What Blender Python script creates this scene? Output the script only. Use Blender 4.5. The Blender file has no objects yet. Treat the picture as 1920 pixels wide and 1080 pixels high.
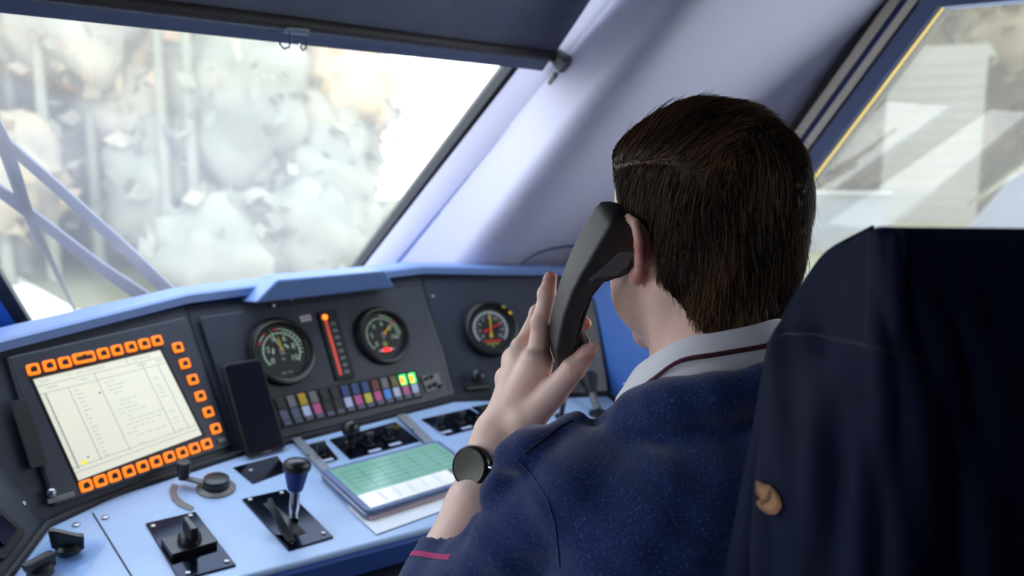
import bpy, bmesh, math, random
import numpy as np
from math import sin, cos, tan, pi, radians, sqrt, atan2
from mathutils import Matrix, Vector
from mathutils.bvhtree import BVHTree

SC = bpy.context.scene
COL = SC.collection
W = lambda *a: np.array(a, dtype=float)

# ------------------------------------------------------------------ camera, sky, sun, exposure
YAW, PITCH, FPX = radians(41), radians(8.5), 1600.0
CAM = W(0, 0, 1.35)
F_ = W(sin(YAW)*cos(PITCH), cos(YAW)*cos(PITCH), -sin(PITCH))
R_ = W(cos(YAW), -sin(YAW), 0)
U_ = np.cross(R_, F_)
cd = bpy.data.cameras.new('camera')
cam = bpy.data.objects.new('camera', cd)
COL.objects.link(cam)
cd.sensor_width = 36.0
cd.lens = 36.0*FPX/1920.0
cd.clip_start = 0.02
cd.dof.use_dof = True
cd.dof.focus_distance = 0.88
cd.dof.aperture_fstop = 4.5
cam.matrix_world = Matrix(((R_[0], U_[0], -F_[0], CAM[0]), (R_[1], U_[1], -F_[1], CAM[1]), (R_[2], U_[2], -F_[2], CAM[2]), (0, 0, 0, 1)))
SC.camera = cam
wd = bpy.data.worlds.new('sky')
SC.world = wd
wd.use_nodes = True
_n = wd.node_tree.nodes; _l = wd.node_tree.links
_bg = _n['Background']
_tc = _n.new('ShaderNodeTexCoord'); _sx = _n.new('ShaderNodeSeparateXYZ'); _cr = _n.new('ShaderNodeValToRGB')
_l.new(_tc.outputs['Generated'], _sx.inputs[0]); _l.new(_sx.outputs['Z'], _cr.inputs[0])
_cr.color_ramp.elements[0].position = 0.0; _cr.color_ramp.elements[0].color = (1.0, 0.985, 0.965, 1)
_cr.color_ramp.elements[1].position = 0.7; _cr.color_ramp.elements[1].color = (0.72, 0.84, 1.0, 1)
_l.new(_cr.outputs[0], _bg.inputs[0])
_bg.inputs[1].default_value = 3.0
sd = bpy.data.lights.new('sun', 'SUN'); sd.energy = 1.0; sd.angle = radians(2); sd.color = (1, 0.93, 0.82)
sun = bpy.data.objects.new('sun', sd); COL.objects.link(sun)
sun.rotation_euler = Vector((0.12, 0.9, -0.5)).to_track_quat('-Z', 'Y').to_euler()
SC.view_settings.view_transform = 'Standard'
SC.view_settings.look = 'None'
SC.view_settings.gamma = 1.0
SC.view_settings.exposure = 0.95
SC.view_settings.use_curve_mapping = False

def ray(x, y): return F_ + R_*((x-960)/FPX) + U_*((540-y)/FPX)
def at(x, y, d): return CAM + ray(x, y)*d
def onp(x, y, p, n):
    r = ray(x, y); return CAM + r*(np.dot(p-CAM, n)/np.dot(r, n))
def nrm(v): v = np.asarray(v, float); return v/np.linalg.norm(v)

# ------------------------------------------------------------------ materials
def lin(c):
    c = c/255.0
    return c/12.92 if c <= 0.04045 else ((c+0.055)/1.055)**2.4
def rgb(r, g, b): return (lin(r), lin(g), lin(b), 1)
MATS = {}
def mat(name, c, rough=0.5, metal=0.0, var=0.08, scale=30.0, bump=0.0, bscale=400.0, emit=0.0, spec=0.5, sss=0.0, coat=0.0, sheen=0.0):
    """procedural principled material: base colour gently mottled by noise, optional noise bump"""
    m = bpy.data.materials.new(name); m.use_nodes = True
    nt = m.node_tree; N = nt.nodes; L = nt.links
    b = N['Principled BSDF']
    tc = N.new('ShaderNodeTexCoord')
    nz = N.new('ShaderNodeTexNoise'); nz.inputs['Scale'].default_value = scale; nz.inputs['Detail'].default_value = 4
    L.new(tc.outputs['Object'], nz.inputs['Vector'])
    mx = N.new('ShaderNodeMix'); mx.data_type = 'RGBA'
    lo = tuple(max(0, x*(1-var)) for x in c[:3])+(1,); hi = tuple(min(1, x*(1+var)) for x in c[:3])+(1,)
    mx.inputs[6].default_value = lo; mx.inputs[7].default_value = hi
    L.new(nz.outputs['Fac'], mx.inputs[0]); L.new(mx.outputs[2], b.inputs['Base Color'])
    b.inputs['Roughness'].default_value = rough; b.inputs['Metallic'].default_value = metal
    b.inputs['Specular IOR Level'].default_value = spec
    if sss: b.inputs['Subsurface Weight'].default_value = sss; b.inputs['Subsurface Radius'].default_value = (0.9, 0.35, 0.2); b.inputs['Subsurface Scale'].default_value = 0.008
    if coat: b.inputs['Coat Weight'].default_value = coat; b.inputs['Coat Roughness'].default_value = 0.05
    if sheen: b.inputs['Sheen Weight'].default_value = sheen; b.inputs['Sheen Roughness'].default_value = 0.4
    if emit:
        L.new(mx.outputs[2], b.inputs['Emission Color']); b.inputs['Emission Strength'].default_value = emit
    if bump:
        n2 = N.new('ShaderNodeTexNoise'); n2.inputs['Scale'].default_value = bscale; n2.inputs['Detail'].default_value = 3
        L.new(tc.outputs['Object'], n2.inputs['Vector'])
        bp = N.new('ShaderNodeBump'); bp.inputs['Strength'].default_value = bump; bp.inputs['Distance'].default_value = 0.002
        L.new(n2.outputs['Fac'], bp.inputs['Height']); L.new(bp.outputs[0], b.inputs['Normal'])
    MATS[name] = m
    return m
def glass_film(name, tint, film, fac):
    """window pane: see-through with an added film that scatters the daylight as veiling haze, and a faint gloss"""
    m = bpy.data.materials.new(name); m.use_nodes = True
    nt = m.node_tree; N = nt.nodes; L = nt.links
    N.remove(N['Principled BSDF']); out = N['Material Output']
    tr = N.new('ShaderNodeBsdfTransparent'); tr.inputs[0].default_value = tint
    tl = N.new('ShaderNodeBsdfTranslucent'); tl.inputs[0].default_value = film
    gl = N.new('ShaderNodeBsdfGlossy'); gl.inputs['Roughness'].default_value = 0.02
    tc = N.new('ShaderNodeTexCoord'); nz = N.new('ShaderNodeTexNoise'); nz.inputs['Scale'].default_value = 9; nz.inputs['Detail'].default_value = 5
    L.new(tc.outputs['Object'], nz.inputs['Vector'])
    mr = N.new('ShaderNodeMapRange'); mr.inputs[1].default_value = 0.3; mr.inputs[2].default_value = 0.7
    mr.inputs[3].default_value = fac*0.85; mr.inputs[4].default_value = fac*1.15
    L.new(nz.outputs['Fac'], mr.inputs[0])
    m1 = N.new('ShaderNodeMixShader'); L.new(mr.outputs[0], m1.inputs[0]); L.new(tr.outputs[0], m1.inputs[1]); L.new(tl.outputs[0], m1.inputs[2])
    m2 = N.new('ShaderNodeMixShader'); m2.inputs[0].default_value = 0.04
    L.new(m1.outputs[0], m2.inputs[1]); L.new(gl.outputs[0], m2.inputs[2]); L.new(m2.outputs[0], out.inputs[0])
    MATS[name] = m
    return m

mat('wall_paint', rgb(190, 187, 206), 0.55, var=0.02, bump=0.06, bscale=500)
mat('wall_dark', rgb(60, 66, 84), 0.7)
mat('ceiling_paint', rgb(92, 94, 104), 0.7)
mat('floor_rubber', rgb(50, 52, 58), 0.8)
mat('nosing_blue', rgb(56, 86, 156), 0.45)
mat('blue_paint', rgb(56, 114, 200), 0.45, bump=0.1, bscale=300)
mat('deep_blue', rgb(30, 52, 120), 0.5)
mat('desk_paint', rgb(166, 190, 224), 0.3, var=0.03, scale=200, bump=0.05, bscale=900)
mat('hood_paint', rgb(104, 130, 180), 0.4, var=0.04)
mat('console_black', rgb(38, 44, 58), 0.5, var=0.2, scale=40, bump=0.15, bscale=700)
mat('console_plate', rgb(46, 50, 62), 0.42, var=0.25, scale=25, bump=0.1, bscale=700)
mat('black_plastic', rgb(20, 21, 24), 0.35, var=0.1)
mat('matte_black', rgb(14, 15, 18), 0.6, var=0.1)
mat('handset_black', rgb(52, 52, 51), 0.33, var=0.1, bump=0.35, bscale=1100)
mat('handset_grey', rgb(70, 74, 80), 0.45, var=0.1, bump=0.2, bscale=1100)
mat('handset_rim', rgb(104, 108, 114), 0.45, var=0.1, bump=0.2, bscale=1100)
mat('rubber', rgb(22, 24, 30), 0.65)
mat('grey_metal', rgb(150, 154, 160), 0.4, 0.7)
mat('worn_grey', rgb(116, 112, 110), 0.5, 0.3, var=0.3, scale=60)
mat('chrome', rgb(200, 205, 212), 0.12, 1.0)
mat('screw_metal', rgb(150, 150, 155), 0.3, 0.9)
mat('black_mirror', rgb(20, 26, 44), 0.12, 0.75, var=0.15, scale=15)
mat('white_plastic', rgb(222, 222, 220), 0.4)
mat('cream_screen', rgb(226, 222, 200), 0.4, var=0.02, emit=0.24)
mat('screen_line', rgb(150, 148, 140), 0.4, emit=0.35)
mat('screen_text', rgb(176, 176, 168), 0.4, emit=0.5)
mat('screen_yellow', rgb(235, 200, 50), 0.4, emit=0.5)
mat('button_orange', rgb(255, 122, 18), 0.4, var=0.03, emit=0.55)
mat('button_dark', rgb(38, 14, 6), 0.5)
mat('dial_black', rgb(22, 24, 22), 0.55)
mat('dial_green', rgb(186, 208, 176), 0.5)
mat('dial_white', rgb(176, 180, 182), 0.5)
mat('needle_yellow', rgb(236, 180, 40), 0.4)
mat('needle_red', rgb(220, 44, 36), 0.4)
mat('olive_mark', rgb(150, 150, 50), 0.4)
mat('lamp_red_on', rgb(255, 30, 30), 0.4, emit=1.5)
mat('lamp_orange_on', rgb(255, 110, 20), 0.4, emit=1.6)
mat('lamp_green_on', rgb(60, 225, 110), 0.4, emit=0.9)
mat('bar_red', rgb(196, 70, 50), 0.4, emit=0.25)
for k, c in dict(l_dark=(40, 38, 42), l_grey=(112, 108, 112), l_yellow=(190, 150, 30), l_black=(30, 28, 32), l_blue=(44, 66, 120), l_red=(110, 44, 44), l_olive=(110, 96, 40), t_grey=(84, 90, 110), t_white=(186, 194, 222), t_magenta=(196, 80, 140), t_yellow=(206, 192, 60), t_blue=(70, 140, 224)).items():
    mat(k, rgb(*c), 0.4)
mat('tablet_green', rgb(104, 150, 132), 0.18, var=0.12, scale=40, emit=0.25)
mat('tablet_pale', rgb(206, 208, 200), 0.18, var=0.1, scale=25, emit=0.25)
mat('tablet_line', rgb(60, 110, 96), 0.2, emit=0.1)
mat('tablet_case', rgb(120, 124, 146), 0.3, 0.3)
mat('pink_edge', rgb(190, 160, 165), 0.4)
mat('paper', rgb(232, 234, 238), 0.7, var=0.02)
mat('phone_glass', rgb(16, 19, 32), 0.2, var=0.3, scale=20)
mat('sticker', rgb(196, 184, 190), 0.6)
def clear_plate():
    m = glass_film('acrylic', (0.9, 0.95, 1, 1), (0.8, 0.88, 1, 1), 0.12); return m
clear_plate()
mat('blind_cloth', rgb(98, 102, 120), 0.85, var=0.25, scale=12, bump=0.3, bscale=120)
mat('blind_bar', rgb(52, 48, 50), 0.6)
mat('beige_trim', rgb(250, 234, 210), 0.5)
mat('frame_blue', rgb(96, 112, 152), 0.45)
mat('yellow_edge', rgb(206, 168, 60), 0.5)
mat('strip_white', rgb(214, 220, 236), 0.6)
mat('wiper_paint', rgb(22, 42, 84), 0.5)
mat('collar_white', rgb(232, 232, 236), 0.8, var=0.02, bump=0.1, bscale=900)
mat('collar_stripe', rgb(80, 22, 44), 0.8)
mat('cuff_stripe', rgb(170, 40, 100), 0.8)
mat('jacket_cloth', rgb(13, 23, 50), 0.75, var=0.12, bump=0.2, bscale=900, spec=0.18)
mat('jacket_seam', rgb(14, 20, 38), 0.7)
mat('seat_cloth', rgb(30, 34, 50), 0.85)
mat('leather', rgb(176, 128, 84), 0.6, var=0.12, scale=120, bump=0.2, bscale=500)
mat('leather_dark', rgb(92, 60, 38), 0.7)
mat('trouser', rgb(24, 28, 42), 0.9)
mat('eye_white', rgb(235, 232, 228), 0.2)
mat('iris', rgb(70, 50, 36), 0.2)
mat('nail', rgb(232, 180, 168), 0.28, sss=0.2)
mat('watch_face', rgb(72, 72, 62), 0.18, var=0.2, scale=30)
glass_film('windscreen_glass', (0.95, 0.97, 0.99, 1), (1, 0.93, 0.85, 1), 0.06)  # film put in for the pale veiling glare over the view outside
glass_film('side_glass', (0.9, 0.92, 0.92, 1), (1, 0.95, 0.84, 1), 0.05)
mat('gauge_glass', (0.02, 0.02, 0.02, 1), 0.05)

def skin_mat():
    m = mat('skin', rgb(246, 208, 190), 0.42, var=0.06, scale=60, bump=0.12, bscale=500, sss=0.25)
    nt = m.node_tree; N = nt.nodes; L = nt.links; b = N['Principled BSDF']
    at_ = N.new('ShaderNodeAttribute'); at_.attribute_name = 'redness'
    src = b.inputs['Base Color'].links[0].from_socket
    mx = N.new('ShaderNodeMix'); mx.data_type = 'RGBA'; mx.inputs[7].default_value = rgb(206, 108, 88)
    L.new(at_.outputs['Fac'], mx.inputs[0]); L.new(src, mx.inputs[6])
    # stubble on jaw
    a2 = N.new('ShaderNodeAttribute'); a2.attribute_name = 'stubble'
    nz = N.new('ShaderNodeTexNoise'); nz.inputs['Scale'].default_value = 900; nz.inputs['Detail'].default_value = 1
    tc = N.new('ShaderNodeTexCoord'); L.new(tc.outputs['Object'], nz.inputs['Vector'])
    mr = N.new('ShaderNodeMapRange'); mr.inputs[1].default_value = 0.5; mr.inputs[2].default_value = 0.75; mr.inputs[4].default_value = 0.55
    L.new(nz.outputs['Fac'], mr.inputs[0])
    ml = N.new('ShaderNodeMath'); ml.operation = 'MULTIPLY'; L.new(mr.outputs[0], ml.inputs[0]); L.new(a2.outputs['Fac'], ml.inputs[1])
    m3 = N.new('ShaderNodeMix'); m3.data_type = 'RGBA'; m3.inputs[7].default_value = rgb(96, 70, 62)
    L.new(ml.outputs[0], m3.inputs[0]); L.new(mx.outputs[2], m3.inputs[6]); L.new(m3.outputs[2], b.inputs['Base Color'])
skin_mat()
def wool_mat():
    m = mat('wool', rgb(34, 50, 96), 0.95, var=0.1, scale=80, bump=0.5, bscale=1400, sheen=0.55, spec=0.1)
    nt = m.node_tree; N = nt.nodes; L = nt.links; b = N['Principled BSDF']
    src = b.inputs['Base Color'].links[0].from_socket
    nz = N.new('ShaderNodeTexNoise'); nz.inputs['Scale'].default_value = 520; nz.inputs['Detail'].default_value = 2
    tc = N.new('ShaderNodeTexCoord'); L.new(tc.outputs['Object'], nz.inputs['Vector'])
    mr = N.new('ShaderNodeMapRange'); mr.inputs[1].default_value = 0.58; mr.inputs[2].default_value = 0.75; mr.inputs[4].default_value = 0.6
    L.new(nz.outputs['Fac'], mr.inputs[0])
    mx = N.new('ShaderNodeMix'); mx.data_type = 'RGBA'; mx.inputs[7].default_value = rgb(110, 130, 186)
    L.new(mr.outputs[0], mx.inputs[0]); L.new(src, mx.inputs[6]); L.new(mx.outputs[2], b.inputs['Base Color'])
wool_mat()
def hair_mat():
    m = mat('hair', rgb(60, 44, 34), 0.45, var=0.4, scale=50, spec=0.18)
    nt = m.node_tree; N = nt.nodes; L = nt.links; b = N['Principled BSDF']
    a = N.new('ShaderNodeAttribute'); a.attribute_name = 'tone'
    mx = N.new('ShaderNodeMix'); mx.data_type = 'RGBA'
    mx.inputs[6].default_value = rgb(30, 22, 18); mx.inputs[7].default_value = rgb(128, 94, 68)
    L.new(a.outputs['Fac'], mx.inputs[0]); L.new(mx.outputs[2], b.inputs['Base Color'])
hair_mat()

# ------------------------------------------------------------------ mesh builder and tagging
class MB:
    def __init__(s): s.v = []; s.f = []; s.m = []
    def add(s, vs, fs, mi=0):
        o = len(s.v); s.v += [tuple(map(float, p)) for p in vs]
        s.f += [tuple(i+o for i in f) for f in fs]; s.m += [mi]*len(fs); return s
    def box(s, c, d, mi=0, rot=None):
        hx, hy, hz = d[0]/2, d[1]/2, d[2]/2
        vs = [W(x, y, z) for x in (-hx, hx) for y in (-hy, hy) for z in (-hz, hz)]
        if rot is not None: vs = [rot@p for p in vs]
        return s.add([p+np.array(c) for p in vs], [(0, 1, 3, 2), (4, 6, 7, 5), (0, 4, 5, 1), (2, 3, 7, 6), (0, 2, 6, 4), (1, 5, 7, 3)], mi)
    def prism(s, pts, d, mi=0):
        """closed polygon pts (3D) extruded by the vector d"""
        n = len(pts); d = np.array(d); a = [np.array(p, float) for p in pts]
        return s.add(a+[p+d for p in a], [tuple(range(n))[::-1], tuple(range(n, 2*n))]+[(i, (i+1) % n, (i+1) % n+n, i+n) for i in range(n)], mi)
    def slab(s, x0, x1, y0, y1, z0, z1, r=0.0, mi=0, seg=4):
        """box with rounded vertical corners"""
        pts = []
        if r <= 0: pts = [(x0, y0), (x1, y0), (x1, y1), (x0, y1)]
        else:
            for cx, cy, a0 in ((x1-r, y0+r, -pi/2), (x1-r, y1-r, 0), (x0+r, y1-r, pi/2), (x0+r, y0+r, pi)):
                for k in range(seg+1):
                    a = a0+pi/2*k/seg; pts.append((cx+r*cos(a), cy+r*sin(a)))
        return s.prism([(x, y, z0) for x, y in pts], (0, 0, z1-z0), mi)
    def lathe(s, prof, n=32, c=(0, 0, 0), mi=0, ax=(0, 0, 1), sx=1.0):
        """profile [(r, z)] turned about ax through c"""
        ax = nrm(ax); t = W(1, 0, 0) if abs(ax[0]) < 0.9 else W(0, 1, 0)
        e1 = nrm(np.cross(ax, t)); e2 = np.cross(ax, e1); c = np.array(c, float)
        vs = []; fs = []; k = len(prof)
        for i in range(n):
            a = 2*pi*i/n
            for r, z in prof: vs.append(c+ax*z+(e1*cos(a)*sx+e2*sin(a))*r)
        for i in range(n):
            for j in range(k-1):
                fs.append((i*k+j, ((i+1) % n)*k+j, ((i+1) % n)*k+j+1, i*k+j+1))
        fs.append(tuple(i*k for i in range(n))[::-1]); fs.append(tuple(i*k+k-1 for i in range(n)))
        return s.add(vs, fs, mi)
    def tube(s, pts, r, n=10, mi=0, cap=True):
        pts = [np.array(p, float) for p in pts]; k = len(pts)
        rs = [r]*k if np.isscalar(r) else list(r)
        vs = []; ref = None
        for i, p in enumerate(pts):
            t = nrm(pts[min(i+1, k-1)]-pts[max(i-1, 0)])
            if ref is None:
                ref = W(0, 0, 1) if abs(t[2]) < 0.9 else W(1, 0, 0)
            e1 = nrm(np.cross(t, ref)); e2 = np.cross(t, e1) ; ref = nrm(np.cross(e1, t)) if i == 0 else nrm(np.cross(e1, t))
            for j in range(n):
                a = 2*pi*j/n; vs.append(p+(e1*cos(a)+e2*sin(a))*rs[i])
        fs = [(i*n+j, i*n+(j+1) % n, (i+1)*n+(j+1) % n, (i+1)*n+j) for i in range(k-1) for j in range(n)]
        if cap: fs += [tuple(range(n))[::-1], tuple(range((k-1)*n, k*n))]
        return s.add(vs, fs, mi)
    def loft(s, rows, closed=False, mi=0, caps=False):
        k = len(rows[0]); vs = [p for r in rows for p in r]; fs = []
        for i in range(len(rows)-1):
            for j in range(k if closed else k-1):
                fs.append((i*k+j, i*k+(j+1) % k, (i+1)*k+(j+1) % k, (i+1)*k+j))
        if caps: fs += [tuple(range(k))[::-1], tuple(range((len(rows)-1)*k, len(rows)*k))]
        return s.add(vs, fs, mi)
    def arc(s, r0, r1, a0, a1, z, h=0.0004, n=40, mi=0, c=(0, 0)):
        """flat ring sector on z, angles clockwise from +y"""
        vs = []; fs = []
        for i in range(n+1):
            a = a0+(a1-a0)*i/n
            vs += [(c[0]+sin(a)*r0, c[1]+cos(a)*r0, z), (c[0]+sin(a)*r1, c[1]+cos(a)*r1, z)]
        for i in range(n): fs.append((2*i, 2*i+1, 2*i+3, 2*i+2) if a1 < a0 else (2*i+2, 2*i+3, 2*i+1, 2*i))
        return s.add(vs, fs, mi)
    def text(s, txt, size, x, y, z, mi=0, rot=0.0):
        cu = bpy.data.curves.new('t', 'FONT'); cu.body = txt; cu.size = size; cu.align_x = 'CENTER'; cu.align_y = 'CENTER'
        o = bpy.data.objects.new('t', cu); COL.objects.link(o)
        dg = bpy.context.evaluated_depsgraph_get(); me = o.evaluated_get(dg).to_mesh()
        ca, sa = cos(rot), sin(rot)
        s.add([(x+v.co.x*ca-v.co.y*sa, y+v.co.x*sa+v.co.y*ca, z) for v in me.vertices], [tuple(p.vertices) for p in me.polygons], mi)
        o.evaluated_get(dg).to_mesh_clear(); bpy.data.objects.remove(o); bpy.data.curves.remove(cu)
        return s
    def build(s, name, mats, parent=None, M=None, smooth=True, bevel=0.0, seg=2, recalc=True, angle=40):
        me = bpy.data.meshes.new(name); me.from_pydata(s.v, [], s.f)
        for m in (mats if isinstance(mats, (list, tuple)) else [mats]): me.materials.append(MATS[m])
        me.polygons.foreach_set('material_index', s.m)
        if recalc:
            bm = bmesh.new(); bm.from_mesh(me); bmesh.ops.recalc_face_normals(bm, faces=bm.faces); bm.to_mesh(me); bm.free()
        o = bpy.data.objects.new(name, me); COL.objects.link(o)
        if parent is not None: o.parent = parent
        if M is not None: o.matrix_local = M
        if smooth:
            me.polygons.foreach_set('use_smooth', [True]*len(me.polygons))
            try: me.set_sharp_from_angle(angle=radians(angle))
            except Exception: pass
        if bevel:
            b = o.modifiers.new('bevel', 'BEVEL'); b.width = bevel; b.segments = seg; b.limit_method = 'ANGLE'; b.angle_limit = radians(40)
        return o
def np_mesh(name, V, Q, m, parent=None, attrs=None, smooth=True):
    me = bpy.data.meshes.new(name)
    Q = np.asarray(Q); me.vertices.add(len(V)); me.vertices.foreach_set('co', np.asarray(V, np.float32).ravel())
    k = Q.shape[1]; me.loops.add(Q.size); me.loops.foreach_set('vertex_index', Q.astype(np.int32).ravel())
    me.polygons.add(len(Q)); me.polygons.foreach_set('loop_start', np.arange(len(Q), dtype=np.int32)*k)
    try: me.polygons.foreach_set('loop_total', np.full(len(Q), k, np.int32))
    except Exception: pass
    me.update(calc_edges=True); me.validate()
    if smooth: me.polygons.foreach_set('use_smooth', np.ones(len(me.polygons), bool))
    for mm in (m if isinstance(m, (list, tuple)) else [m]): me.materials.append(MATS[mm])
    for nm, val in (attrs or {}).items():
        a = me.attributes.new(nm, 'FLOAT', 'POINT'); a.data.foreach_set('value', np.asarray(val, np.float32))
    o = bpy.data.objects.new(name, me); COL.objects.link(o)
    if parent is not None: o.parent = parent
    return o
def tag(o, label, cat, group=None, kind=None):
    if label: o['label'] = label
    if cat: o['category'] = cat
    if group: o['group'] = group
    if kind: o['kind'] = kind
    return o
def thing(name, label, cat, M=None, group=None):
    o = bpy.data.objects.new(name, None); COL.objects.link(o); o.empty_display_size = 0.03
    if M is not None: o.matrix_world = M
    return tag(o, label, cat, group)
def struct(o, label, cat): return tag(o, label, cat, kind='structure')
def frame(o, x, y, z):
    return Matrix(((x[0], y[0], z[0], o[0]), (x[1], y[1], z[1], o[1]), (x[2], y[2], z[2], o[2]), (0, 0, 0, 1)))

# ------------------------------------------------------------------ reference planes of the cab
TD = radians(11)
D_U, D_V, D_N = W(1, 0, 0), W(0, cos(TD), sin(TD)), W(0, -sin(TD), cos(TD))     # sloping desk top
D_P = at(540, 1000, 1.3)
def desk(x, y, h=0.0): return onp(x, y, D_P+D_N*h, D_N)
def dloc(x, y, o):       # local desk coordinates relative to a point
    p = desk(x, y)-o; return p@D_U, p@D_V
def dM(o, rot=0.0):
    u = D_U*cos(rot)+D_V*sin(rot); v = -D_U*sin(rot)+D_V*cos(rot); return frame(o, u, v, D_N)
class Panel:
    def __init__(s, a, b, lean):
        s.A = desk(*a); s.B = desk(*b); u = s.B-s.A; u[2] = 0; s.len = np.linalg.norm(u); s.u = u/s.len
        fw = W(-s.u[1], s.u[0], 0); s.up = fw*sin(radians(lean))+W(0, 0, 1)*cos(radians(lean)); s.n = np.cross(s.u, s.up)
    def pt(s, x, y, h=0.0): return onp(x, y, s.A+s.n*h, s.n)
    def st(s, x, y, h=0.0): p = s.pt(x, y, h)-s.A; return p@s.u, p@s.up
    def M(s, x, y, h=0.0, rot=0.0):
        u = s.u*cos(rot)+s.up*sin(rot); v = -s.u*sin(rot)+s.up*cos(rot); return frame(s.pt(x, y, h), u, v, s.n)
PL = Panel((87, 982), (440, 850), 27)
PC = Panel((440, 850), (850, 748), 27)
PR = Panel((850, 748), (1140, 738), 27)
SW = radians(48)                                                                # windscreen rake
WS_D = W(0, -sin(SW), cos(SW)); WS_M = W(0, -cos(SW), -sin(SW)); WS_P = W(0, 1.85, 1.10)
def ws(x, z, m=0.0): return W(x, 1.85-(z-1.10)*tan(SW), z)+WS_M*m
def onws(x, y, m=0.0): return onp(x, y, WS_P+WS_M*m, WS_M)

# ------------------------------------------------------------------ the cab shell
XR = 1.75
def flat(name, pts, thick, m, label, cat, **k):
    o = MB().prism(pts, thick).build(name, m, smooth=False, **k); return struct(o, label, cat)
flat('floor', [(-1.3, -1.3, 0), (1.8, -1.3, 0), (1.8, 2.05, 0), (-1.3, 2.05, 0)], (0, 0, -0.05), 'floor_rubber', 'dark rubber floor of the driving cab', 'floor')
flat('ceiling', [(-1.3, -1.3, 2.25), (1.85, -1.3, 2.25), (1.85, 0.75, 2.25), (-1.3, 0.75, 2.25)], (0, 0, 0.05), 'ceiling_paint', 'pale painted ceiling of the driving cab', 'ceiling')
flat('wall_back', [(-1.3, -1.3, 0), (1.85, -1.3, 0), (1.85, -1.3, 2.25), (-1.3, -1.3, 2.25)], (0, -0.05, 0), 'wall_dark', 'dark rear wall of the driving cab', 'wall')
mb = MB()
for q in ([(-1.3, 0), (2.05, 0), (2.05, .95), (-1.3, .95)], [(-1.3, .95), (.55, .95), (.55, 1.72), (-1.3, 1.72)], [(-1.3, 1.72), (1.02, 1.72), (.52, 2.25), (-1.3, 2.25)], [(2.05, .95), (1.02, 1.72), (.72, 1.72), (1.40, .95)]):
    mb.prism([(-1.3, y, z) for y, z in q], (-.05, 0, 0))
struct(mb.build('wall_left', 'wall_paint', smooth=False), 'pale left wall of the driving cab with its side window', 'wall')
w4 = thing('window_4', 'side window in the left cab wall', 'window'); w4['kind'] = 'structure'
MB().prism([(-1.32, y, z) for y, z in ((.55, .95), (1.40, .95), (.72, 1.72), (.55, 1.72))], (-.004, 0, 0)).build('glass', 'side_glass', w4, smooth=False)
# front wall: below the windscreen and, raked, around it
mb = MB()
mb.prism([(-1.3, 1.99, 0), (1.9, 1.99, 0), (1.9, 1.99, 0.985), (-1.3, 1.99, 0.985)], (0, 0.05, 0))
xl, xr, zb, zt = (0.389, -0.177), (1.112, 1.262), 0.985, 1.97     # windscreen opening, left and right edge at the bottom and the top
def wsq(a, b, c, d): mb.prism([ws(*a), ws(*b), ws(*c), ws(*d)], -WS_M*0.05)
wsq((-1.3, zt), (1.9, zt), (1.9, 2.27), (-1.3, 2.27))
wsq((0.20, zb), (xl[0]-0.012, zb), (xl[1]-0.012, zt), (-0.37, zt))
wsq((-1.3, zb), (-0.75, zb), (-0.75, zt), (-1.3, zt))
struct(mb.build('wall_front', 'blue_paint', smooth=False), 'blue raked front wall of the cab around the windscreen', 'wall')

def windscreen(name, c, label):
    w = thing(name, label, 'window'); w['kind'] = 'structure'
    P = [ws(*p, -0.02) for p in c]
    g = MB().prism(P, -WS_M*0.004).build('glass', 'windscreen_glass', w, smooth=False)
    for i in range(4):
        a, b = np.array(c[i]), np.array(c[(i+1) % 4])
        m_ = MB(); ctr = np.mean([np.array(q) for q in c], 0); t = nrm(b-a); nn = W(-t[1], t[0])
        if nn@(ctr-a) < 0: nn = -nn
        m_.prism([ws(*(a-nn*0.012), 0.0), ws(*(b-nn*0.012), 0.0), ws(*(b+nn*0.012), 0.0), ws(*(a+nn*0.012), 0.0)], -WS_M*0.03)
        m_.build('seal', 'rubber', w, smooth=False)
    return w
windscreen('window_1', [(xl[0], zb), (xr[0], zb), (xr[1], zt), (xl[1], zt)], 'large raked windscreen pane in front of the driver, hazed by a film and overexposed')
windscreen('window_3', [(-0.74, zb), (0.19, zb), (-0.38, zt), (-0.74, zt)], 'second raked windscreen pane left of the blue centre pillar')

# right wall with the side window and the moulded corner pillar
WA, WB_, WC, WD_ = (0.742, 1.641), (1.27, 0.95), (-0.75, 0.95), (-0.75, 1.585)
FA, FB = (0.86, 1.672), (1.352, 1.03)
mb = MB()
def xq(pts): mb.prism([(XR, y, z) for y, z in pts], (0.06, 0, 0))
xq([(-1.3, 0), (2.0, 0), (2.0, 0.93), (-1.3, 0.93)])
xq([(-1.3, 0.93), (-0.77, 0.93), (-0.77, 1.69), (-1.3, 1.69)])
xq([(-1.3, 1.69), (0.9, 1.69), (0.45, 2.27), (-1.3, 2.27)])
struct(mb.build('wall_right', 'wall_paint', smooth=False), 'pale right wall of the cab below and behind the side window', 'wall')

def line3(pa, pb, f):     # 3D line through two pixels on a surface, sampled over heights
    a, b = f(*pa), f(*pb); return lambda z: a+(b-a)*((z-a[2])/(b[2]-a[2]))
xpl = lambda X: (lambda x, y: onp(x, y, W(X, 0, 0), W(1, 0, 0)))
l0 = line3((684, 497), (984, 112), lambda x, y: onws(x, y, 0.0))
l1 = line3((738, 500), (1048, 128), lambda x, y: onws(x, y, 0.045))
l2 = line3((880, 440), (1195, 40), lambda x, y: onws(x, y, 0.14))
l3 = line3((905, 470), (1250, 20), lambda x, y: onws(x, y, 0.20))
l4 = line3((975, 460), (1330, 10), lambda x, y: onws(x, y, 0.205))
l5 = line3((1412, 200), (1636, 0), xpl(1.70))
l6 = line3((1480, 250), (1660, 0), xpl(1.75))
def bez(a, b, c, n): return [a*(1-t)**2+2*b*t*(1-t)+c*t*t for t in np.linspace(0, 1, n)]
rows = []
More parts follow.
